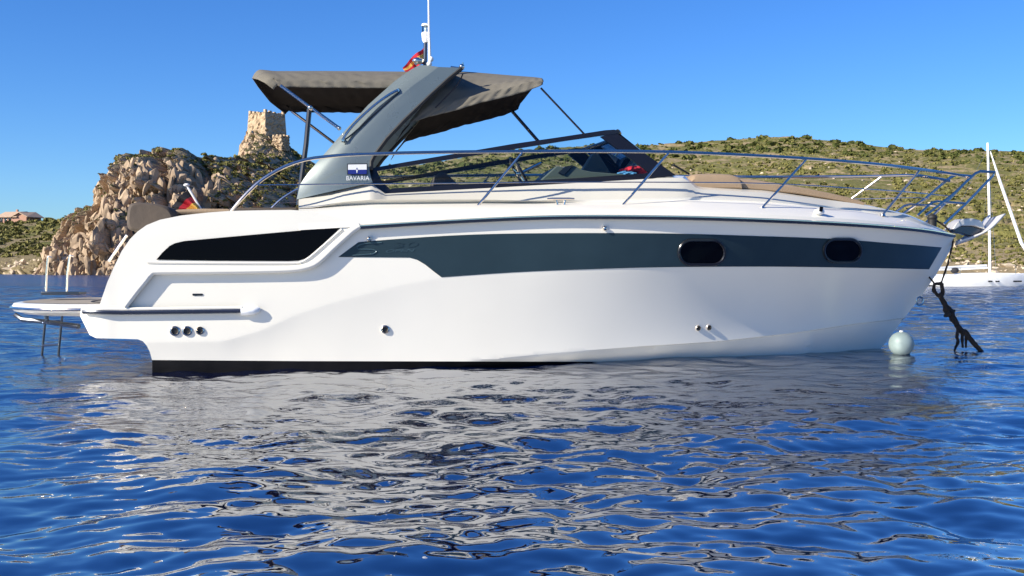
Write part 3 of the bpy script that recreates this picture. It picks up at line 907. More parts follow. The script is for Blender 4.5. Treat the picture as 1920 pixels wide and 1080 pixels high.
def text_polys(s):
    cu = bpy.data.curves.new("lettering", 'FONT')
    cu.body = s
    cu.resolution_u = 4
    ob = bpy.data.objects.new("lettering", cu)
    scene.collection.objects.link(ob)
    dg = bpy.context.evaluated_depsgraph_get()
    me = bpy.data.meshes.new_from_object(ob.evaluated_get(dg))
    v = np.array([p.co[:] for p in me.vertices]); f = [tuple(p.vertices) for p in me.polygons]
    bpy.data.objects.remove(ob); bpy.data.curves.remove(cu); bpy.data.meshes.remove(me)
    return v, f
def lettering(s, quad, fn, off, name, material, parent):
    """fit a text into a pixel parallelogram: quad = lower left, lower right, upper left"""
    v, f = text_polys(s)
    mn, mxx = v.min(0), v.max(0)
    u = (v[:, 0] - mn[0]) / (mxx[0] - mn[0]); w = (v[:, 1] - mn[1]) / (mxx[1] - mn[1])
    a, b, c = (np.array(q, float) for q in quad)
    px = a[0] + (b[0] - a[0]) * u + (c[0] - a[0]) * w
    py = a[1] + (b[1] - a[1]) * u + (c[1] - a[1]) * w
    q = fn(px, py, off)
    mb = MB()
    ff = []
    for k in f:
        n = np.cross(q[k[1]] - q[k[0]], q[k[2]] - q[k[0]])
        ff.append(k if n[1] < 0 else tuple(reversed(k)))
    mb.add(q, ff)
    return mb.build(name, material, parent, smooth=False)
s_path = px_curve([(716, 455), (690, 456), (675, 459), (669, 464), (674, 467), (698, 468), (706, 471), (700, 476), (690, 477), (660, 479)], 3)
eb = MB(); eb.tube([tuple(p) for p in on_hull(s_path[:, 0], s_path[:, 1], 0.006)], 0.007, 6)
eb.build("model_letter", M['emboss'], boat)
lettering("OPEN", ((722, 474), (774, 472), (726, 468)), on_hull, 0.008, "model_lettering", M['emboss'], boat)
lettering("30", ((738, 465), (782, 463), (742, 455)), on_hull, 0.008, "model_number", M['stripe'], boat)

def stadium(cx_, cy_, w, h, n=10):
    r = h / 2
    o = []
    for k in range(n + 1):
        a = -math.pi / 2 + math.pi * k / n
        o.append((cx_ + w / 2 - r + r * math.cos(a), cy_ + r * math.sin(a)))
    for k in range(n + 1):
        a = math.pi / 2 + math.pi * k / n
        o.append((cx_ - w / 2 + r + r * math.cos(a), cy_ + r * math.sin(a)))
    return o
for (x, y, w, h) in ((1316, 473.5, 86, 46), (1580, 470, 70, 43)):
    g = MB(); panel(g, stadium(x, y, w - 6, h - 6), 0.008, 0.0, step=5, grid=9)
    fr_ = MB()
    ring = np.array(dense(stadium(x, y, w, h), 4))
    q = on_hull(ring[:, 0], ring[:, 1], 0.012)
    fr_.tube([tuple(p) for p in np.concatenate([q, q[:2]])], 0.016, 8, cap=False)
    po = fr_.build("porthole", M['black'], boat)
    g.build("porthole_glass", M['darkglass'], po)

def fitting(px, py, r, name="through_hull_fitting"):
    c = on_hull(np.array([px]), np.array([py]), 0.0)[0]
    mb = MB()
    prof = [(r * 1.0, -0.005), (r * 1.0, 0.012), (r * 0.78, 0.02), (r * 0.62, 0.012), (r * 0.55, -0.01)]
    n = 20
    rows = [[(c[0] + rr * math.cos(2 * math.pi * k / n), c[1] - d, c[2] + rr * math.sin(2 * math.pi * k / n)) for k in range(n)] for rr, d in prof]
    mb.loft(rows, closed=True)
    o = mb.build(name, M['chrome'], boat)
    MB().add([(c[0] + r * .56 * math.cos(2 * math.pi * k / n), c[1] - 0.004, c[2] + r * .56 * math.sin(2 * math.pi * k / n)) for k in range(n)], [tuple(range(n))]).build("drain_hole", M['rubber'], o, smooth=False)
for (x, y, r) in ((328, 620.5, 0.048), (351, 620.5, 0.048), (375, 620, 0.040), (722, 617.5, 0.042), (1309, 615, 0.030), (1329, 614, 0.030)):
    fitting(x, y, r)
for (x, y) in ((692, 448), (1134, 428)):
    c = on_hull(np.array([x]), np.array([y]), 0.02)[0]
    MB().ball(tuple(c), 0.024, 12, 8).build("vent_button", M['chrome'], boat)
panel_ = MB(); panel(panel_, stadium(370.5, 552.5, 20, 4), 0.006, 0.01, step=3, grid=8)
panel_.build("side_drain_slot", M['black'], boat)
# bow eye
be = P(1717, 566, 0.0)
n = 14
ringp = [(be[0] + 0.05 + 0.045 * math.cos(2 * math.pi * k / n), 0, be[2] + 0.01 + 0.05 * math.sin(2 * math.pi * k / n)) for k in range(n + 1)]
MB().tube(ringp, 0.012, 8).build("bow_eye", M['chrome'], boat)

# ---- white quarter fairing with the black window
fair_out = [(187, 571), (192, 556), (201, 530), (213, 502), (228, 471), (244, 448), (258, 434), (275, 422), (300, 412), (340, 404), (390, 398.5), (430, 395.5), (500, 394), (545, 393.5), (580, 396), (620, 404), (655, 414), (676, 421), (674, 427), (662, 432), (648, 443), (628, 461), (604, 484), (590, 494), (575, 500), (550, 504), (500, 506), (400, 508), (285, 509), (278, 515), (256, 545), (232, 577), (187, 577)]
fb = MB(); panel(fb, fair_out, 0.045, 0.30, step=7, grid=11); fb.mirror()
ft = [(187, 571), (201, 530), (228, 471), (258, 434), (300, 412), (390, 398.5), (430, 395.5)]
fq = on_hull(np.array([p[0] for p in ft]), np.array([p[1] for p in ft]), -0.2) - np.array([0, 0, 0.06])
fb.loft([[tuple(p) for p in fq], [(p[0], -p[1], p[2]) for p in fq]])
fairing = fb.build("quarter_fairing", M['gelcoat'], boat, angle=40)
mo = px_curve([(674, 423), (662, 430), (646, 444), (626, 462), (603, 484), (588, 495), (570, 501), (545, 504.5), (480, 506.5), (380, 508), (300, 508.5), (284, 511), (272, 525), (254, 547), (233, 575)], 7)
q = on_hull(mo[:, 0], mo[:, 1], 0.045)
mb = MB(); mb.tube([tuple(p) for p in q], 0.034, 10); pair(mb, "fairing_moulding", M['gelcoat'], boat)
mo2 = px_curve([(284, 491), (300, 492), (540, 493), (562, 491), (580, 483), (641, 430)], 8)
q = on_hull(mo2[:, 0], mo2[:, 1], 0.045)
mb = MB(); mb.tube([tuple(p) for p in q], 0.014, 8); pair(mb, "window_ledge", M['gelcoat'], boat)
win = [(293, 487), (304, 474), (318, 461), (328, 456), (345, 452), (420, 445), (520, 436), (600, 429), (640, 424.5), (632, 433), (606, 457), (582, 478), (572, 485), (560, 488.5), (540, 489.5), (400, 488.8)]
wb = MB(); panel(wb, win, 0.052, 0.0, step=6, grid=11); pair(wb, "quarter_window", M['darkglass'], boat)

# ---- stern rub rail
sr = np.array(dense([(157, 584), (230, 585), (360, 583.5), (455, 582)], 10, closed=False))
q = on_hull(sr[:, 0], sr[:, 1], 0.035)
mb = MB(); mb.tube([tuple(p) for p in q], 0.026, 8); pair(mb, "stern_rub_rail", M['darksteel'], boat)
q2 = q + np.array([0, -0.012, 0.028])
mb = MB(); mb.tube([tuple(p) for p in q2], 0.016, 8); pair(mb, "stern_rail_cap", M['gelcoat'], boat)
ec = on_hull(np.array([452., 462, 475, 484, 488]), np.array([583., 583, 582, 580, 579]), 0.03)
mb = MB(); mb.tube([tuple(p) for p in ec], [0.042, 0.045, 0.042, 0.03, 0.012], 12); pair(mb, "rail_end_cap", M['plastic'], boat)

# ---- main rub rail
rr_ = np.array(sheer_fwd)
q = on_hull(rr_[:, 0], rr_[:, 1] - 1, 0.045)
q[:, 1] = np.minimum(q[:, 1], 0)
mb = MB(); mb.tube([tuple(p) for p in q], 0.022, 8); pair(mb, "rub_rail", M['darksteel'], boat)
mb = MB(); mb.tube([tuple(p + np.array([0, -0.018, 0.012])) for p in q], 0.010, 6); pair(mb, "rail_insert", M['chrome'], boat)

# ---- deck moulding
ps = np.array(sorted(set(list(np.arange(560, 1789, 12.0)) + [695., 722., 1788.])))
def row(pyf, yf):
    py = interp_poly(pyf, ps)
    return solve(ps, py, lambda x, z: np.maximum(yf(x), 0))
R0 = row([(x, y - 2) for x, y in SHEER_PX], lambda x: bs_f(x) + 0.055 * np.clip((4.8 - x) / 0.3, 0, 1))
R1a = row([(560, 400), (700, 400), (900, 396), (1100, 393), (1200, 394), (1400, 400), (1600, 411), (1700, 421), (1750, 430), (1788, 442)], lambda x: bs_f(x) + 0.03 * np.clip((4.8 - x) / 0.3, 0, 1))
R1 = row([(560, 392.5), (700, 389), (900, 386), (1100, 385), (1200, 386), (1400, 392), (1600, 403), (1700, 414), (1750, 426), (1788, 441.5)], lambda x: bs_f(x) - 0.07)
in2 = lambda x: bs_f(x) - 0.07 - 0.30 * np.clip((4.7 - x) / 1.2, 0, 1)
R2 = row([(560, 391.5), (590, 390.5), (640, 386), (700, 382.5), (900, 380.5), (1000, 381), (1100, 379), (1250, 375), (1300, 374), (1430, 378), (1600, 393), (1700, 411), (1788, 441)], in2)
R3 = row([(560, 390.5), (590, 389), (640, 379), (700, 374), (900, 374), (980, 376), (1100, 375), (1250, 371), (1300, 370), (1430, 374), (1600, 391), (1700, 410), (1788, 440.8)], lambda x: in2(x) + 0.07 * np.clip((0.6 - x) / 0.6, 0, 1))
in4 = lambda x: bs_f(x) - 0.07 - 0.44 * np.clip((4.7 - x) / 1.2, 0, 1)
R4 = row([(560, 374), (622, 361), (640, 354), (695, 343), (722, 363), (900, 353.5), (1240, 334), (1284, 333), (1308, 355), (1430, 361), (1600, 381), (1660, 393), (1700, 404), (1788, 440.6)], in4)
pc = interp_poly([(560, 374), (1230, 330), (1280, 333), (1304, 352), (1430, 358), (1560, 375), (1620, 386), (1700, 403), (1788, 440.5)], ps)
RC = P(ps, pc, 0.0)
R5, R6, R7 = R4.copy(), R4.copy(), RC.copy()
cock = ps < 1232
R5[:, 1] = np.where(cock, R4[:, 1] + 0.07, R4[:, 1] * 0.66); R5[:, 2] = np.where(cock, R4[:, 2], R4[:, 2] * 0.45 + RC[:, 2] * 0.55)
R5[:, 0] = np.where(cock, R4[:, 0], R4[:, 0] * 0.6 + RC[:, 0] * 0.4)
R6[:, 1] = np.where(cock, R4[:, 1] + 0.09, R4[:, 1] * 0.33); R6[:, 2] = np.where(cock, 0.9, R4[:, 2] * 0.12 + RC[:, 2] * 0.88)
R6[:, 0] = np.where(cock, R4[:, 0], R4[:, 0] * 0.3 + RC[:, 0] * 0.7)
R7[:, 0] = np.where(cock, R4[:, 0], RC[:, 0]); R7[:, 2] = np.where(cock, 0.88, RC[:, 2]); R7[:, 1] = 0
R6[:, 1] = np.minimum(R6[:, 1], -0.0)
T_ = lambda *rs: [[tuple(p) for p in r_] for r_ in rs]
db = MB(); db.loft(T_(R7, R6, R5, R4), mi=0); db.loft(T_(R4, R3), mi=1); db.loft(T_(R3, R2, R1, R1a, R0), mi=0); db.mirror()
deck = db.build("deck", [M['gelcoat'], M['cream']], boat, angle=30)

# ---- sun pad on the foredeck
def cushion(px_top, px_bot, y0, y1, name, nseg=10):
    t = px_curve(px_top, 12); 
    xs_ = t[:, 0]; tb_ = t[:, 1]; bb_ = interp_poly(px_bot, xs_)
    mb = MB()
    rows = []
    ybase = [y0 + (y1 - y0) * k / nseg for k in range(nseg + 1)]
    T = P(xs_, tb_, y0); Bm = P(xs_, bb_, y0)
    th = T[:, 2] - Bm[:, 2]
    for f_, dy in ((0.0, 0.02), (0.12, 0.0), (0.7, 0.0), (0.92, 0.02), (1.0, 0.07)):
        rows.append([(Bm[i, 0], y0 + dy, Bm[i, 2] + th[i] * f_) for i in range(len(xs_))])
    for y in ybase[1:-1]:
        rows.append([(T[i, 0], y, T[i, 2] + 0.01) for i in range(len(xs_))])
    rows.append([(T[i, 0], y1, T[i, 2]) for i in range(len(xs_))])
    mb.loft(rows)
    a, b = [r_[0] for r_ in rows], [r_[-1] for r_ in rows]
    mb.add(a + [(a[-1][0], a[-1][1], a[0][2])], [tuple(range(len(a) + 1))])
    mb.add(b + [(b[-1][0], b[-1][1], b[0][2])], [tuple(reversed(range(len(b) + 1)))])
    return mb.build(name, M['pad'], boat)
cushion([(1296, 340), (1301, 330), (1312, 326), (1340, 325.5), (1375, 327), (1388, 334), (1391, 352)], [(1296, 350), (1312, 356), (1391, 354)], -0.68, 0.68, "pad_headrest")
cushion([(1388, 334), (1420, 337), (1480, 346), (1540, 357), (1600, 371), (1620, 378)], [(1388, 354), (1430, 357), (1500, 364), (1560, 374), (1620, 386)], -0.62, 0.62, "sun_pad")

# ---- cleat, navigation light, wiper
c0, c1 = solve(np.array([1026., 1077.]), np.array([373., 373.]), lambda x, z: bs_f(x) - 0.16)
mb = MB(); mb.tube([c0, c0 * .8 + c1 * .2, c0 * .2 + c1 * .8, c1], [0.010, 0.014, 0.014, 0.010], 8)
for t in (0.33, 0.67):
    a = c0 * (1 - t) + c1 * t; b_ = c0 * (1 - (0.5 + (t - .5) * .7)) + c1 * (0.5 + (t - .5) * .7)
    mb.tube([a, b_ - np.array([0, 0, 0.075])], 0.011, 8)
pair(mb, "mooring_cleat", M['chrome'], boat)
nl = solve(np.array([1536.]), np.array([397.]), lambda x, z: bs_f(x) - 0.02)[0]
mb = MB(); mb.ball(nl, 0.05, 14, 8, sc=(1.2, 0.8, 0.7)); nlo = mb.build("side_light", M['plastic'], boat)
MB().tube([nl + np.array([0.0, -0.035, 0.0]), nl + np.array([0.012, -0.035, 0.05])], 0.02, 8).build("light_lens", M['darkglass'], nlo)

# ---- windscreen
YW = lambda x: np.maximum(bs_f(x) - 0.53, 0.05)
def wp(px, py, inn=0.0):
    p = solve(np.atleast_1d(np.asarray(px, float)), np.atleast_1d(np.asarray(py, float)), lambda x, z: YW(x) - 0.16 * np.clip((z - 1.75) / 0.7, 0, 1) - inn)
    return p
def wfn(px, py, off):
    return wp(px, py, -off)
frame = MB()
def wpanel(poly, off=0.012, depth=0.035):
    panel(frame, poly, off, depth, step=10, grid=14, fn=wfn)
wpanel([(706, 321), (760, 312), (860, 296), (960, 280), (1060, 264), (1130, 254), (1154, 251), (1164, 247), (1152, 243), (1135, 244), (1050, 257), (960, 270), (860, 287), (760, 304), (703, 314)])
wpanel([(1126, 256), (1155, 249), (1200, 281), (1268, 329), (1224, 334), (1215, 322)], 0.009)
wpanel([(720, 364), (735, 353), (900, 344), (1080, 334), (1222, 324), (1250, 333), (1080, 343), (900, 353.5)], 0.006)
wpanel([(691, 316), (704, 314), (709, 325), (716, 340), (733, 356), (720, 364), (698, 345)], 0.010)
frame.mirror()
# curved top rail joining the two sides in front, and the base
tl = wp(1158, 247)[0]; bl = wp(1262, 331)[0]
def bowcurve(a, fwd, rise, n=12):
    out = []
    for k in range(n + 1):
        t = k / n * 2 - 1
        out.append((a[0] + fwd * (1 - t * t), -a[1] * t if False else a[1] * -t, a[2] + rise * (1 - t * t)))
    return out
topc = bowcurve(tl, 0.16, 0.03); basec = bowcurve(bl, 0.25, 0.02)
frame.tube(topc, 0.028, 8)
fobj = frame.build("windscreen_frame", M['black'], boat, smooth=True, angle=30)
gl_ = MB()
panel(gl_, [(706, 320), (860, 291), (1135, 250), (1222, 328), (900, 350), (735, 358)], 0.0, 0.0, step=14, grid=40, fn=wfn)
pair(gl_, "side_glass", M['glass'], fobj)
fg = MB(); fg.loft([[tuple(Vector(a).lerp(Vector(b_), t)) for a, b_ in zip(basec, topc)] for t in (0, .25, .5, .75, 1)])
fg.build("front_glass", M['glass'], fobj)
w0, w1 = P(1262, 309, -0.55), P(1292, 326, -0.45)
MB().tube([w0, w1], 0.012, 6).build("wiper", M['rubber'], fobj)

# ---- helm and cockpit
def ext(poly, y0, y1, name, material, bevel=0.01, parent=None):
    a = P([p[0] for p in poly], [p[1] for p in poly], y0)
    b_ = a.copy(); b_[:, 1] = y1
    mb = MB()
    ar = sum(poly[i][0] * poly[(i + 1) % len(poly)][1] - poly[(i + 1) % len(poly)][0] * poly[i][1] for i in range(len(poly)))
    if ar > 0: mb.prism([tuple(p) for p in a], [tuple(p) for p in b_])
    else: mb.prism([tuple(p) for p in a][::-1], [tuple(p) for p in b_][::-1])
    return mb.build(name, material, parent or boat, smooth=False, bevel=bevel)
con = ext([(1013, 350), (1016, 336), (1044, 311), (1055, 313), (1060, 327), (1076, 310), (1090, 318), (1110, 322), (1160, 326), (1216, 330), (1216, 350)], -0.55, 0.35, "helm_console", M['console'])
ext([(1046, 324), (1060, 312), (1076, 309), (1058, 328)], -0.57, -0.05, "instrument_panel", M['black'], 0.004, con)
hub = P(974, 326, -0.45)
mb = MB()
n = 28
tilt = Vector((0.85, 0, 0.5)).normalized()
u_ = Vector((0, 1, 0)); v_ = tilt.cross(u_)
ringw = [Vector(hub) + (u_ * math.cos(2 * math.pi * k / n) + v_ * math.sin(2 * math.pi * k / n)) * 0.19 for k in range(n + 1)]
mb.tube(ringw, 0.016, 8, cap=False)
wo = mb.build("steering_wheel", M['black'], boat)
mb = MB()
for k in (2, 11, 20): mb.tube([hub, tuple(ringw[k])], 0.011, 6)
mb.ball(hub, 0.04, 10, 6)
mb.tube([hub, tuple(Vector(hub) + tilt * 0.28 - Vector((0, 0, 0.02)))], 0.02, 8)
mb.build("wheel_spoke", M['chrome'], wo)
ext([(812, 352), (816, 330), (824, 322), (836, 324), (868, 352)], -0.6, 0.1, "helm_seat", M['cover'], 0.03)
ext([(1085, 330), (1112, 288), (1120, 284), (1148, 330)], 0.45, 0.62, "companion_dash", M['console'], 0.01)
ext([(326, 402), (328, 393), (380, 391), (430, 391.5), (440, 400)], -1.05, 1.05, "stern_seat", M['pad'], 0.02)
ext([(424, 402), (430, 389.5), (556, 389), (570, 400)], -0.95, 1.0, "cockpit_bench", M['cover'], 0.02)

# ---- radar arch
ROWS = [((556, 374), (635, 356), (699, 342)), ((558, 366), (636, 348), (696, 335)), ((563, 345), (639, 333), (692.5, 318)), ((580, 321), (644, 312), (693, 303)), ((600, 298), (651, 293), (699, 291)), ((640, 252), (677, 259), (722, 260)),
        ((690, 197), (722, 207), (758, 222)), ((740, 152), (772, 162), (806, 176)), ((768, 132), (803, 140), (838, 147)), ((786, 122), (822, 125.5), (863, 127))]
def arch_y(py): return -(1.16 - 0.17 * np.clip((370 - py) / 250, 0, 1) ** 1.2)
arows = []
for (A_, C_, F_) in ROWS:
    yc = float(arch_y(C_[1]))
    pa, pcx, pf = P(A_[0], A_[1], yc + 0.10), P(C_[0], C_[1], yc), P(F_[0], F_[1], yc + 0.015)
    fi = pf + np.array([0.0, 0.09, 0]); ai = pa + np.array([0, 0.07, 0])
    arows.append([tuple(pa), tuple(pa * .65 + pcx * .35 + np.array([0, -0.018, 0])), tuple(pa * .3 + pcx * .7 + np.array([0, -0.016, 0])), tuple(pcx), tuple(pcx * .5 + pf * .5), tuple(pf), tuple(fi), tuple(ai)])
abm = MB(); abm.loft(arows, closed=True); abm.mirror()
# top beam
tr_ = arows[-1]; tr2 = arows[-2]
near = [tr_[0], tr_[3], tr_[5], tr2[5], tr2[3], tr2[0]]
beam = []
for k in range(13):
    t = k / 12
    lift = 0.05 * (1 - (2 * t - 1) ** 2)
    beam.append([(p[0], p[1] * (1 - 2 * t), p[2] + lift) for p in near])
abm.loft(beam, closed=True)
arch = abm.build("radar_arch", M['arch'], boat, angle=18)
def afn(px, py, off):
    """pixel -> outer face of the near arch leg"""
    px = np.asarray(px, float); py = np.asarray(py, float)
    return P(px, py, arch_y(py) - 0.014 - off)
# black seal along the forward edge
fe = [np.array(r_[5]) + np.array([0.014, 0.02, 0]) for r_ in arows[2:]]
mb = MB(); mb.tube([tuple(p) for p in fe], 0.026, 8); pair(mb, "edge_seal", M['rubber'], arch)
# grab rail in its recess on the aft facet
hr = px_curve([(643, 262), (650, 250), (668, 229), (700, 199), (732, 176), (746, 169)], 6)
q = P(hr[:, 0], hr[:, 1], arch_y(hr[:, 1]) + 0.035 - 0.045)
mb = MB(); mb.tube([tuple(p) for p in q], 0.014, 8)
mb.tube([tuple(q[0]), tuple(q[0] + np.array([0, 0.08, 0]))], 0.018, 8); mb.tube([tuple(q[-1]), tuple(q[-1] + np.array([0, 0.08, 0]))], 0.018, 8)
mb.build("grab_rail", M['chrome'], arch)
rec = px_curve([(640, 266), (660, 252), (700, 216), (738, 182), (747, 174), (748, 166)], 6)
q = P(rec[:, 0], rec[:, 1], arch_y(rec[:, 1]) + 0.018 - 0.012)
mb = MB(); mb.tube([tuple(p) for p in q], 0.008, 6); mb.build("recess_edge", M['black'], arch)
# badge and name
def poly_on(poly, off, name, material, parent):
    mb = MB(); panel(mb, poly, off, 0.0, step=20, grid=40, fn=afn)
    return mb.build(name, material, parent, smooth=False)
bd = poly_on([(651, 307), (689, 306.5), (689, 327.5), (651, 327.5)], 0.004, "badge", M['black'], arch)
poly_on([(652.5, 308.5), (687.5, 308), (687.5, 318), (652.5, 318.3)], 0.007, "badge_white_field", M['silver'], bd)
poly_on([(652.5, 318.3), (687.5, 318), (687.5, 326.3), (652.5, 326.3)], 0.007, "badge_blue_field", M['blue'], bd)
poly_on([(669, 314), (671, 318), (669, 318), (667.5, 318)], 0.010, "badge_emblem", M['blue'], bd)
poly_on([(667.5, 318), (671, 318), (669.5, 324.5), (668.8, 324.5)], 0.010, "badge_emblem", M['silver'], bd)
lettering("BAVARIA", ((649.5, 338.2), (692.5, 338.0), (649.5, 330)), afn, 0.006, "name_lettering", M['silver'], arch)

# ---- canopies
def canopy(stations, name, ys, hem=0.0):
    """stations: for each section the pixels of lower edge, middle, shoulder, crown; mirrored over the centre"""
    mb = MB()
    cols = []
    k = len(stations[0])
    rows = []
    for j in range(k):
        c = px_curve([s[j] for s in stations], 12)
        rows.append(c)
    # equal sampling of each row
    ns = 46
    secs = []
    for i in range(ns):
        t = i / (ns - 1)
        sec = []
        for j in range(k):
            c = rows[j]
            f_ = t * (len(c) - 1); a = int(min(f_, len(c) - 2)); f_ -= a
            pp = c[a] * (1 - f_) + c[a + 1] * f_
            sec.append(P(pp[0], pp[1], ys[j]))
        fine = []
        for j in range(k - 1):
            for m_ in range(5):
                fine.append(sec[j] * (1 - m_ / 5) + sec[j + 1] * (m_ / 5))
        fine.append(sec[-1])
        fine = np.array(fine)
        sag = 0.018 * np.sin(np.arange(len(fine)) * 1.1 + i * 0.9) * np.sin(i * 0.37) + 0.012 * np.sin(i * 1.7 + np.arange(len(fine)) * 0.4)
        wgt = np.clip(np.arange(len(fine)) / 4.0, 0.3, 1) * np.clip((len(fine) - np.arange(len(fine))) / 6, 0, 1)
        fine[:, 2] += sag * wgt * 0.5
        fine[:, 1] += sag * 0.5
        full = [tuple(p) for p in fine] + [(p[0], -p[1], p[2]) for p in fine[-2::-1]]
        secs.append(full)
    mb.loft(secs)
    ob = mb.build(name, [M['underside_shade'], M['canvas']], boat, angle=60)  # canvas outside, painted shade on the underside
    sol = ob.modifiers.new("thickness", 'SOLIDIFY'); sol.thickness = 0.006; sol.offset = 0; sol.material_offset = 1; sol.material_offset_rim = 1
    return ob
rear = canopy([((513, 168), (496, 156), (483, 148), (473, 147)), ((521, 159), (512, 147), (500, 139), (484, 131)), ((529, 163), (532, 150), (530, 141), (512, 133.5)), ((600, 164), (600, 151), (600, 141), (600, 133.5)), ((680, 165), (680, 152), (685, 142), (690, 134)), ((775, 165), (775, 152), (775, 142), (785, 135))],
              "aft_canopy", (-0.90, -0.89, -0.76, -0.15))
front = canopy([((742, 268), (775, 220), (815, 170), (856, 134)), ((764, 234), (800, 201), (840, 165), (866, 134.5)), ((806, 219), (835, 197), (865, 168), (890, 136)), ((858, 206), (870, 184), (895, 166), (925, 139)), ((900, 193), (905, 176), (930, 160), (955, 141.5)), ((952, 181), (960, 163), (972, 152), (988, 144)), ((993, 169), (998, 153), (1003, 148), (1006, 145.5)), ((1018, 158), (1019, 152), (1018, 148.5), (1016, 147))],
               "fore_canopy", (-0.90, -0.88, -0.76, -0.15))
seam = px_curve([(868, 138), (860, 155), (838, 180), (816, 202)], 6)
q = P(seam[:, 0], seam[:, 1], -0.93)
MB().tube([tuple(p) for p in q], 0.007, 6).build("canopy_zip", M['blackcloth'], front)
# frame tubes
def pipe(pts, r, name, material, mirror=True, parent=None):
    mb = MB(); mb.tube([tuple(P(*p)) for p in pts], r, 8)
    o1 = mb.build(name, material, parent or boat)
    if mirror:
        m2 = MB(); m2.tube([(a[0], -a[1], a[2]) for a in (P(*p) for p in pts)], r, 8); m2.build(name, material, parent or boat)
    return o1
pipe([(526, 160, -0.92), (583, 202, -0.94), (634, 239, -0.98)], 0.017, "canopy_strut", M['chrome'])
MB().ball(P(582, 202, -0.95), 0.03, 10, 6).build("strut_joint", M['chrome'], boat); MB().ball(P(636, 240.5, -0.98), 0.022, 10, 6).build("strut_joint", M['chrome'], boat)
pipe([(580, 205, -0.90), (574, 270, -0.92), (566, 330, -0.95), (560, 385, -0.98)], 0.026, "canopy_post", M['black'], mirror=False)
pipe([(952, 199, 0.92), (1012, 268, 0.80)], 0.020, "canopy_stay", M['black'], mirror=False)
pipe([(1014, 165, -0.86), (1096, 252, -0.92)], 0.011, "canopy_stay", M['black'], mirror=False)

# ---- guard rails
YR = lambda x, z: np.maximum(bs_f(x) - 0.16 - 0.05 * np.clip(z - 1.7, 0, 1), 0.24)
def rpath(poly, step=14):
    c = px_curve(poly, step)
    return solve(c[:, 0], c[:, 1], YR)
def rail(poly, r, name, material):
    q = rpath(poly)
    for sgn in (1, -1):
        mb = MB(); mb.tube([(p[0], p[1] * sgn, p[2]) for p in q], r, 8); mb.build(name, material, boat)
rail([(434, 396), (452, 374), (480, 346), (505, 328), (535, 312), (570, 300), (610, 294), (670, 289.5), (800, 286), (960, 284), (1100, 283.5), (1250, 285), (1400, 291), (1520, 298), (1640, 307.5), (1730, 318), (1790, 327), (1822, 333)], 0.017, "guard_rail", M['chrome'])
rail([(476, 347), (560, 346), (800, 344), (1000, 342), (1290, 342), (1460, 345), (1600, 353), (1700, 360), (1782, 368)], 0.0065, "guard_wire", M['chrome'])
for a, b_ in (((890, 393), (979, 286)), ((1166, 387), (1254, 286)), ((1429, 390), (1512, 298)), ((1655, 403), (1725, 318))):
    q = solve(np.array([a[0], b_[0]], float), np.array([a[1], b_[1]], float), YR)
    for sgn in (1, -1):
        mb = MB(); p0, p1 = (np.array([p[0], p[1] * sgn, p[2]]) for p in q)
        mb.tube([p0, p1], 0.013, 8); s_ = mb.build("stanchion", M['chrome'], boat)
        MB().tube([p0 - np.array([0, 0, 0.012]), p0 + np.array([0, 0, 0.012])], [0.034, 0.026], 12).build("stanchion_foot", M['chrome'], s_)
for sgn in (1, -1):
    mb = MB()
    def pp(px, py, y): 
        p = P(px, py, y); return (p[0], p[1] * sgn, p[2])
    mb.tube([pp(1735, 404, -0.34), pp(1785, 366, -0.30), pp(1820, 333, -0.28), pp(1829, 325, -0.27), pp(1838, 321, -0.26), pp(1866, 323, -0.26), pp(1862, 329, -0.26), pp(1811, 382, -0.26), pp(1770, 420, -0.24)], 0.016, 8)
    mb.tube([pp(1720, 404, -0.36), pp(1740, 386, -0.33), pp(1747, 380, -0.32), pp(1756, 377.5, -0.31), pp(1811, 382, -0.26)], 0.014, 8)
    mb.build("bow_pulpit", M['chrome'], boat)
# windlass cap on the bow
wl_ = P(1748, 408, -0.1)
mb = MB(); mb.ball(wl_, 0.055, 14, 8, sc=(1.1, 1.1, 0.8)); mb.tube([wl_ - np.array([0, 0, 0.12]), wl_], 0.05, 12); mb.build("windlass", M['rubber'], boat)

# ---- mast light, aerial, horn on the arch top
base = P(800, 124, -0.35)
mb = MB(); mb.tube([P(797, 126, -0.35), P(798, 80, -0.35)], 0.022, 10); ml = mb.build("light_mast", M['darksteel'], arch)
mb = MB(); mb.tube([P(799, 80, -0.35), P(798.5, 75, -0.35), P(798, 62, -0.35), P(798, 61, -0.35)], [0.030, 0.042, 0.046, 0.040], 14)
mb.tube([P(798, 49, -0.35), P(798, 45, -0.35)], [0.046, 0.040], 14); mb.tube([P(798, 62, -0.35), P(798, 48, -0.35)], 0.012, 6)
al = mb.build("anchor_light", M['plastic'], arch)
MB().tube([P(798, 61, -0.35), P(798, 49, -0.35)], 0.038, 14).build("light_lens", M['glass'], al)
mb = MB(); mb.tube([P(806, 122, -0.40), P(804.5, 60, -0.40), P(803, -40, -0.40)], [0.020, 0.012, 0.007], 8); mb.ball(P(808, 111, -0.42), 0.03, 10, 6); mb.ball(P(805, 120, -0.42), 0.03, 10, 6)
mb.build("radio_aerial", M['plastic'], arch)
mb = MB(); mb.ball(P(784, 114, -0.4), 0.05, 12, 8, sc=(1.3, 0.8, 0.8)); mb.tube([P(778, 121, -0.4), P(790, 110, -0.4)], 0.018, 8); mb.build("horn", M['chrome'], arch)
mb = MB(); mb.tube([P(845, 126, -0.8), P(868, 129, -0.82)], 0.014, 8); mb.ball(P(866, 125, -0.82), 0.03, 10, 6); mb.tube([P(869, 131, -0.82), P(868, 117, -0.82)], 0.008, 6); mb.build("canopy_hinge", M['chrome'], arch)

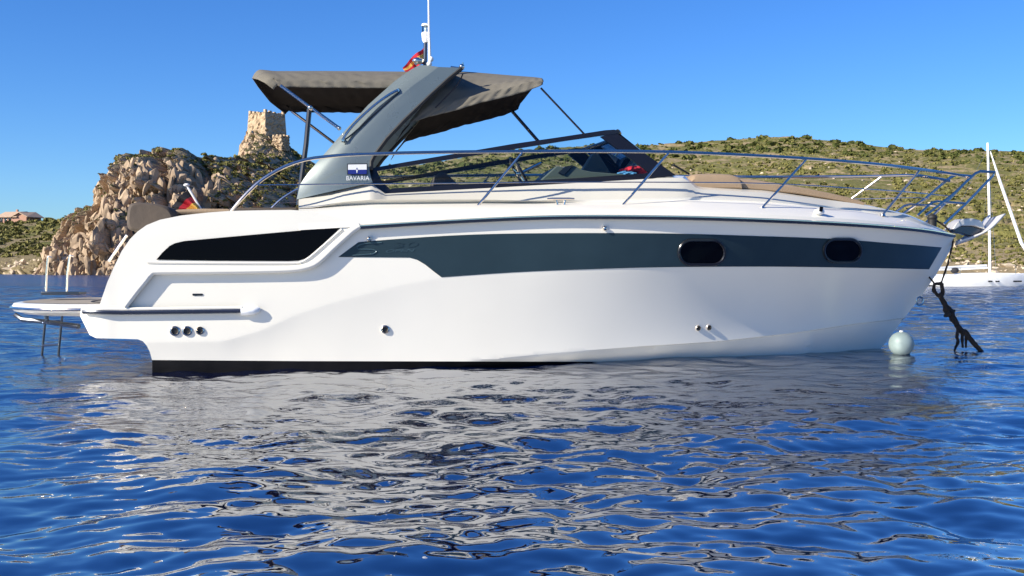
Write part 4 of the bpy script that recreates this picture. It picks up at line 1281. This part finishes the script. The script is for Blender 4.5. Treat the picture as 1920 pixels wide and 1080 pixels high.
# ---- swim platform
half = [(-3.95, -1.40), (-4.4, -1.38), (-4.75, -1.25), (-5.02, -1.02), (-5.19, -0.72), (-5.27, -0.35), (-5.29, 0.0)]
pl = [tuple(p) for p in px_curve(half, 0.12)]
full = pl + [(x, -y) for x, y in pl[-2::-1]]
ZP = 0.655
mb = MB()
def ringz(s_, z): return [((x + 3.9) * s_ - 3.9, y * (s_ if s_ < 1 else 1), z) for x, y in full]
mb.loft([ringz(0.90, ZP - 0.12), ringz(0.985, ZP - 0.085), ringz(1.0, ZP - 0.045), ringz(0.985, ZP - 0.008), ringz(0.955, ZP)])
mb.add(ringz(0.90, ZP - 0.12), [tuple(range(len(full)))])
mb.add(ringz(0.955, ZP), [tuple(reversed(range(len(full))))])
plat = mb.build("swim_platform", M['gelcoat'], boat, angle=30)
inner = [((x + 3.9) * 0.93 - 3.9, y * 0.92, ZP + 0.004) for x, y in full]
MB().add(inner, [tuple(reversed(range(len(inner))))]).build("teak_deck", M['teak'], plat, smooth=False)
rim = [((x + 3.9) * 1.004 - 3.9, y * 1.004, ZP - 0.05) for x, y in full]
MB().tube(rim, 0.014, 8).build("edge_trim", M['chrome'], plat)
sm_ = px_curve([(-4.12, -1.15), (-4.3, -1.0), (-4.42, -0.7), (-4.45, 0), (-4.42, 0.7), (-4.3, 1.0)], 0.1)
MB().tube([(x, y, ZP + 0.006) for x, y in sm_], 0.008, 5).build("deck_seam", M['rubber'], plat)
for sgn in (1, -1):
    mb = MB()
    bp_ = [P(28, 590, -0.75), P(42, 599, -0.78), P(90, 604, -0.95), P(148, 612, -1.18)]
    mb.tube([(p[0], p[1] * sgn, p[2]) for p in bp_], 0.024, 8); mb.tube([(p[0], p[1] * sgn, p[2]) for p in (P(88, 585, -0.95), P(88, 604, -0.95))], 0.018, 8)
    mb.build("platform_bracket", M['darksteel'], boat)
lb = MB()
la, lb_ = P(86, 586, 0.45), P(78, 672, 0.45)
ra, rb = P(117, 584, 0.25), P(109, 670, 0.25)
lb.tube([la, lb_], 0.014, 8); lb.tube([ra, rb], 0.014, 8)
for t in (0.2, 0.72): lb.tube([la * (1 - t) + lb_ * t, ra * (1 - t) + rb * t], 0.013, 8)
lb.build("bathing_ladder", M['darksteel'], boat)
for (x0, y0, x1, y1, yl) in ((86, 552, 90, 481, 0.15), (125, 549, 131, 479, 0.15)):
    mb = MB(); mb.tube([P(x0, y0, yl), P(x0 + 1, (y0 + y1) / 2, yl), P(x1, y1, yl)], 0.011, 8); mb.tube([P(x1, y1, yl), P(x1 + 6, y1 + 2, yl + 0.05)], 0.010, 8)
    ch = mb.build("dinghy_chock", M['chrome'], boat)
mb = MB(); a, b_ = P(84, 550, 0.15), P(156, 548, 0.15)
mb.box(tuple((a + b_) / 2), (abs(b_[0] - a[0]), 0.30, 0.035)); mb.build("chock_base", M['darksteel'], boat, bevel=0.008)
mb = MB()
for yl in (-1.05, -0.85):
    mb.tube([P(204, 490, yl), P(238, 441, yl)], 0.014, 8)
for t in (0.15, 0.5, 0.85):
    mb.tube([P(204, 490, -1.05) * (1 - t) + P(238, 441, -1.05) * t, P(204, 490, -0.85) * (1 - t) + P(238, 441, -0.85) * t], 0.011, 6)
mb.build("stern_ladder", M['chrome'], boat)

# ---- brown stern cover
cp = [(238, 406), (241, 385), (250, 380), (268, 379.5), (302, 383), (320, 390), (329, 402), (331, 412), (316, 426), (268, 434), (244, 433), (238, 424)]
cv = []
cps = smooth_poly(cp, 2)
mb = MB()
secs = []
for yl, sc in ((-1.30, 0.84), (-1.285, 0.94), (-1.24, 1.0), (-0.9, 1.02), (-0.55, 1.0), (-0.50, 0.85)):
    cxm, cym = 283, 407
    a = P([cxm + (p[0] - cxm) * sc for p in cps], [cym + (p[1] - cym) * sc for p in cps], -1.24); a[:, 1] = yl
    secs.append([tuple(p) for p in a])
mb.loft(secs, closed=True); mb.add(secs[0], [tuple(range(len(cps)))]); mb.add(secs[-1], [tuple(reversed(range(len(cps))))])
mb.build("barbecue_cover", M['cover'], boat, angle=50)

# ------------------------------------------------------------------ flags
def flag_cloth(name, corners, cols, parent, ripple, n=22, m_=9):
    """corners: top-hoist, bottom-hoist, bottom-fly, top-fly in boat space; stripes along the hoist"""
    a, b, c, d = (np.array(k) for k in corners)
    rows, mb = [], MB()
    for i in range(n + 1):
        u = i / n
        r_ = []
        for j in range(m_ * len(cols) // 3 * 1 + 1):
            w = j / (m_ * len(cols) // 3)
            p = (a * (1 - w) + b * w) * (1 - u) + (d * (1 - w) + c * w) * u
            p = p + np.array([0.012 * math.sin(u * 9 + w * 2), ripple * math.sin(u * 14 + w * 3), 0])
            r_.append(tuple(p))
        rows.append(r_)
    nj = len(rows[0])
    for i in range(n):
        for j in range(nj - 1):
            s_ = min(len(cols) - 1, int(j / (nj - 1) * len(cols)))
            mb.add([rows[i][j], rows[i][j + 1], rows[i + 1][j + 1], rows[i + 1][j]], [(0, 1, 2, 3)], s_)
    return mb.build(name, cols, parent)

staff_top, staff_bot = P(350, 347, -0.2), P(382, 398, -0.2)
o_w = to_world(staff_bot)
ens = empty("ensign", o_w, PSI)
tag(ens, 'black red and gold ensign hanging from a white staff at the stern', 'flag')
off = staff_bot
mb = MB(); mb.tube([(0, 0, -0.02), tuple(staff_top - off)], 0.013, 8); mb.ball(tuple(staff_top - off), 0.026, 12, 8, sc=(1.3, 1.3, 0.7)); mb.build("staff", M['plastic'], ens)
flag_cloth("flag_cloth", (P(351, 352, -0.2) - off, P(375, 391, -0.2) - off, P(352, 400, -0.24) - off, P(314, 398, -0.26) - off), [M['blackcloth'], M['red'], M['gold']], ens, 0.05)
base = P(795, 122, -0.3)
cf = empty("courtesy_flag", to_world(base), PSI)
tag(cf, 'small red and yellow flag drooping beside the mast light on the arch', 'flag')
mb = MB(); mb.tube([(0, 0, 0), tuple(P(797, 86, -0.3) - base)], 0.005, 6); mb.build("halyard", M['plastic'], cf)
flag_cloth("flag_cloth", (P(796, 86, -0.3) - base, P(792, 120, -0.3) - base, P(762, 136, -0.32) - base, P(754, 126, -0.32) - base), [M['red'], M['gold'], M['red']], cf, 0.03)

# ------------------------------------------------------------------ anchor on the bow roller
ac = P(1800, 436, 0.0)
anc = empty("anchor", to_world(ac), PSI)
tag(anc, 'polished steel anchor stowed on the bow roller', 'anchor')
def aext(poly, half_w, name, material, bevel=0.008):
    a = P([p[0] for p in poly], [p[1] for p in poly], 0.0) - ac
    f_ = a.copy(); f_[:, 1] = -half_w; g_ = a.copy(); g_[:, 1] = half_w
    mb = MB(); ar = sum(poly[i][0] * poly[(i + 1) % len(poly)][1] - poly[(i + 1) % len(poly)][0] * poly[i][1] for i in range(len(poly)))
    A1, A2 = [tuple(p) for p in f_], [tuple(p) for p in g_]
    if ar < 0: A1, A2 = A1[::-1], A2[::-1]
    mb.prism(A1, A2)
    return mb.build(name, material, anc, smooth=True, angle=40, bevel=bevel)
aext([(1778, 430), (1786, 418), (1798, 411), (1815, 410), (1830, 414), (1837, 424), (1838, 430), (1818, 424), (1795, 424), (1782, 431)], 0.10, "roller_guard", M['galv'])
aext([(1786, 436), (1784, 427), (1796, 424), (1818, 424), (1836, 430), (1834, 440), (1818, 444), (1800, 438)], 0.05, "anchor_shank", M['darksteel'])
# fluke: a dished blade
mb = MB()
sp = px_curve([(1793, 463), (1812, 456), (1830, 446), (1845, 430), (1857, 414)], 4)
rows = []
for i, p in enumerate(sp):
    t = i / (len(sp) - 1)
    w = 0.02 + 0.15 * math.sin(min(1, t * 1.15) * math.pi * 0.62)
    cc = P(p[0], p[1], 0.0) - ac
    rows.append([tuple(cc + np.array([0.10 * (k * k) * t, k * w, 0.02 + 0.05 * k * k])) for k in (-1, -.6, -.2, .2, .6, 1)])
mb.loft(rows)
flk = mb.build("anchor_fluke", M['galv'], anc)
sol = flk.modifiers.new("thickness", 'SOLIDIFY'); sol.thickness = 0.022

# ------------------------------------------------------------------ mooring line with weed, and buoy
o_ = P(1748, 408, -0.08)
ml_o = to_world(P(1775, 545, -0.1))
mr_ = empty("mooring_line", ml_o, PSI)
tag(mr_, 'dark weed covered mooring line running from the bow down into the water', 'rope')
off = P(1775, 545, -0.1)
def rp(pts, r, name, n=8):
    c = [P(*p) - off for p in pts]
    mb = MB()
    # resample and roughen
    path, rad = [], []
    rr0 = r if hasattr(r, '__len__') else [r] * len(c)
    for i in range(len(c) - 1):
        k = max(2, int(np.linalg.norm(c[i + 1] - c[i]) / 0.025))
        for j in range(k):
            t = j / k
            path.append(c[i] * (1 - t) + c[i + 1] * t + rng.normal(size=3) * 0.10 * rr0[i])
            rad.append((rr0[i] * (1 - t) + rr0[i + 1] * t) * rng.uniform(0.8, 1.25))
    path.append(c[-1]); rad.append(rr0[-1])
    mb.tube(path, rad, n)
    return mb.build(name, M['rope'], mr_, angle=60)
rp([(1748, 408, -0.10), (1772, 424, -0.12), (1786, 440, -0.10), (1787, 455, -0.10), (1777, 495, -0.10), (1765, 530, -0.10)], 0.011, "bow_line")
rp([(1742, 519, -0.04), (1752, 532, -0.10)], 0.009, "bridle")
rp([(1766, 531, -0.1), (1752, 533, -0.1), (1750, 543, -0.1), (1757, 553, -0.1), (1765, 557, -0.1), (1768, 548, -0.1), (1766, 531, -0.1)], 0.022, "eye_splice")
rp([(1760, 550, -0.1), (1772, 572, -0.12), (1780, 586, -0.14), (1790, 602, -0.16), (1800, 618, -0.18), (1812, 626, -0.2), (1824, 642, -0.22), (1846, 664, -0.24)], [0.03, 0.034, 0.05, 0.034, 0.03, 0.036, 0.028, 0.022], "weedy_rope")
rp([(1776, 588, -0.2), (1779, 594, -0.2)], [0.05, 0.02], "weed_clump"); rp([(1784, 584, -0.1), (1791, 582, -0.1)], [0.03, 0.012], "weed_clump")
rp([(1797, 612, -0.2), (1794, 632, -0.22), (1797, 640, -0.22), (1789, 658, -0.22)], [0.022, 0.016, 0.022, 0.01], "weed_strand")
rp([(1806, 622, -0.2), (1804, 636, -0.2), (1805, 652, -0.2)], [0.024, 0.018, 0.012], "weed_strand")
rp([(1812, 624, -0.2), (1811, 640, -0.2), (1811, 652, -0.2)], [0.02, 0.016, 0.012], "weed_strand")
bw = W(1690, 645, 12.15)
by_ = empty("mooring_buoy", bw)
tag(by_, 'round white mooring buoy floating below the bow', 'buoy')
mb = MB(); mb.ball((0, 0, 0), 0.138, 28, 18); mb.build("buoy_ball", M['buoy'], by_)
MB().tube([(0, 0, 0.125), (0, 0, 0.15)], 0.022, 10).build("buoy_eye", M['plastic'], by_)

# ------------------------------------------------------------------ beach towel on the dash
tw_ = P(1180, 322, -0.35)
te = empty("beach_towel", to_world(tw_), PSI)
tag(te, 'crumpled red and blue towel lying on the dashboard behind the windscreen', 'towel')
def lump(c, sx, sy, sz, material, name, seed):
    r = np.random.default_rng(seed)
    nu, nv = 22, 12
    rows = []
    for i in range(nv + 1):
        a = math.pi * i / nv
        rw = []
        for k in range(nu):
            b_ = 2 * math.pi * k / nu
            f_ = 1 + 0.22 * math.sin(3 * b_ + seed) * math.sin(a) + 0.12 * math.sin(7 * b_ + 5 * a)
            rw.append((c[0] + sx * f_ * math.sin(a) * math.cos(b_), c[1] + sy * f_ * math.sin(a) * math.sin(b_), c[2] + sz * (1 + 0.3 * math.sin(5 * b_)) * math.cos(a)))
        rows.append(rw)
    MB().loft(rows, closed=True).build(name, material, te)
lump((0.06, 0, 0.02), 0.16, 0.14, 0.035, M['red'], "red_fold", 1)
lump((-0.04, -0.03, -0.03), 0.10, 0.12, 0.03, M['bluecloth'], "blue_fold", 4)

# ------------------------------------------------------------------ sailing yacht on the right
def sailboat():
    D = 60.0
    o = W(1853, 537, D)
    root = empty("sailing_yacht", (o.x, o.y, 0.0))
    tag(root, 'white sailing yacht moored behind the bow at the right edge', 'sailing yacht')
    def q(px, py, dy=0.0):
        w = W(px, py, D); return np.array([w.x - o.x, dy, w.z])
    mb = MB()
    secs = []
    for (x, hb_, top, low) in ((1733, 0.75, 515.5, 533), (1760, 0.95, 515, 538), (1800, 1.1, 515.2, 539), (1853, 1.18, 514.8, 539), (1900, 0.95, 514, 539), (1935, 0.5, 513, 538), (1962, 0.03, 511.5, 534)):
        t, l = q(x, top), q(x, low)
        secs.append([(t[0], -hb_ * 0.2, t[2] + 0.03), (t[0], -hb_, t[2]), (t[0], -hb_ * 0.97, t[2] * .5 + l[2] * .5), (l[0], -hb_ * 0.7, l[2]), (l[0], hb_ * 0.7, l[2]), (t[0], hb_ * 0.97, t[2] * .5 + l[2] * .5), (t[0], hb_, t[2]), (t[0], hb_ * 0.2, t[2] + 0.03)])
    mb.loft(secs, closed=True); mb.add(secs[0], [tuple(range(8))])
    mb.build("hull", M['plastic'], root, angle=40)
    cb = MB()
    cs = []
    for (x, hw, y) in ((1790, 0.55, 514.5), (1800, 0.6, 512.5), (1850, 0.62, 511.5), (1895, 0.5, 512), (1915, 0.3, 514)):
        t = q(x, y); cs.append([(t[0], -hw, q(x, 515)[2]), (t[0], -hw * .85, t[2]), (t[0], hw * .85, t[2]), (t[0], hw, q(x, 515)[2])])
    cb.loft(cs); cb.build("coachroof", M['plastic'], root, angle=30)
    for x in (1840, 1853, 1888, 1896):
        c = q(x, 527); MB().box((c[0], -1.13 if x < 1870 else -1.02, c[2]), (0.22, 0.03, 0.07)).build("hull_window", M['darkglass'], root, smooth=False)
    ms = MB(); ms.tube([q(1856, 515), q(1855, 400), q(1852, 268)], [0.075, 0.07, 0.06], 10); mast = ms.build("mast", M['plastic'], root)
    bm = MB(); bm.tube([q(1852, 502), q(1800, 505), q(1742, 506)], 0.05, 8); bm.build("boom", M['plastic'], root)
    bs_ = MB(); bs_.tube([q(1850, 498), q(1800, 500.5), q(1748, 503)], [0.07, 0.08, 0.05], 8); bs_.build("stowed_sail", M['silver'], root)
    fs = MB(); fs.tube([q(1857, 284), q(1875, 340), q(1915, 455), q(1948, 545 - 36)], [0.03, 0.08, 0.095, 0.05], 8); fs.build("furled_genoa", M['plastic'], root)
    st_ = MB()
    st_.tube([q(1853, 275), q(1736, 512)], 0.006, 5); st_.tube([q(1853, 300), q(1853, 515, -1.0)], 0.006, 5); st_.tube([q(1853, 300), q(1853, 515, 1.0)], 0.006, 5)
    st_.build("rigging", M['chrome'], root)
    for x in (1890, 1912): MB().tube([q(x, 515, -0.9), q(x, 502, -0.9)], 0.012, 5).build("stanchion", M['chrome'], root)
    pl_ = MB()
    for x in (1740, 1762, 1788): pl_.tube([q(x, 515, -0.9), q(x, 502, -0.9)], 0.012, 5)
    pl_.tube([q(1740, 502, -0.9), q(1790, 502, -0.9)], 0.008, 5); pl_.build("guard_rail", M['chrome'], root)
    c = q(1790, 507); MB().ball((c[0], 0, c[2]), 0.22, 12, 8, sc=(1, 1, .8)).build("sprayhood", M['blackcloth'], root)
sailboat()
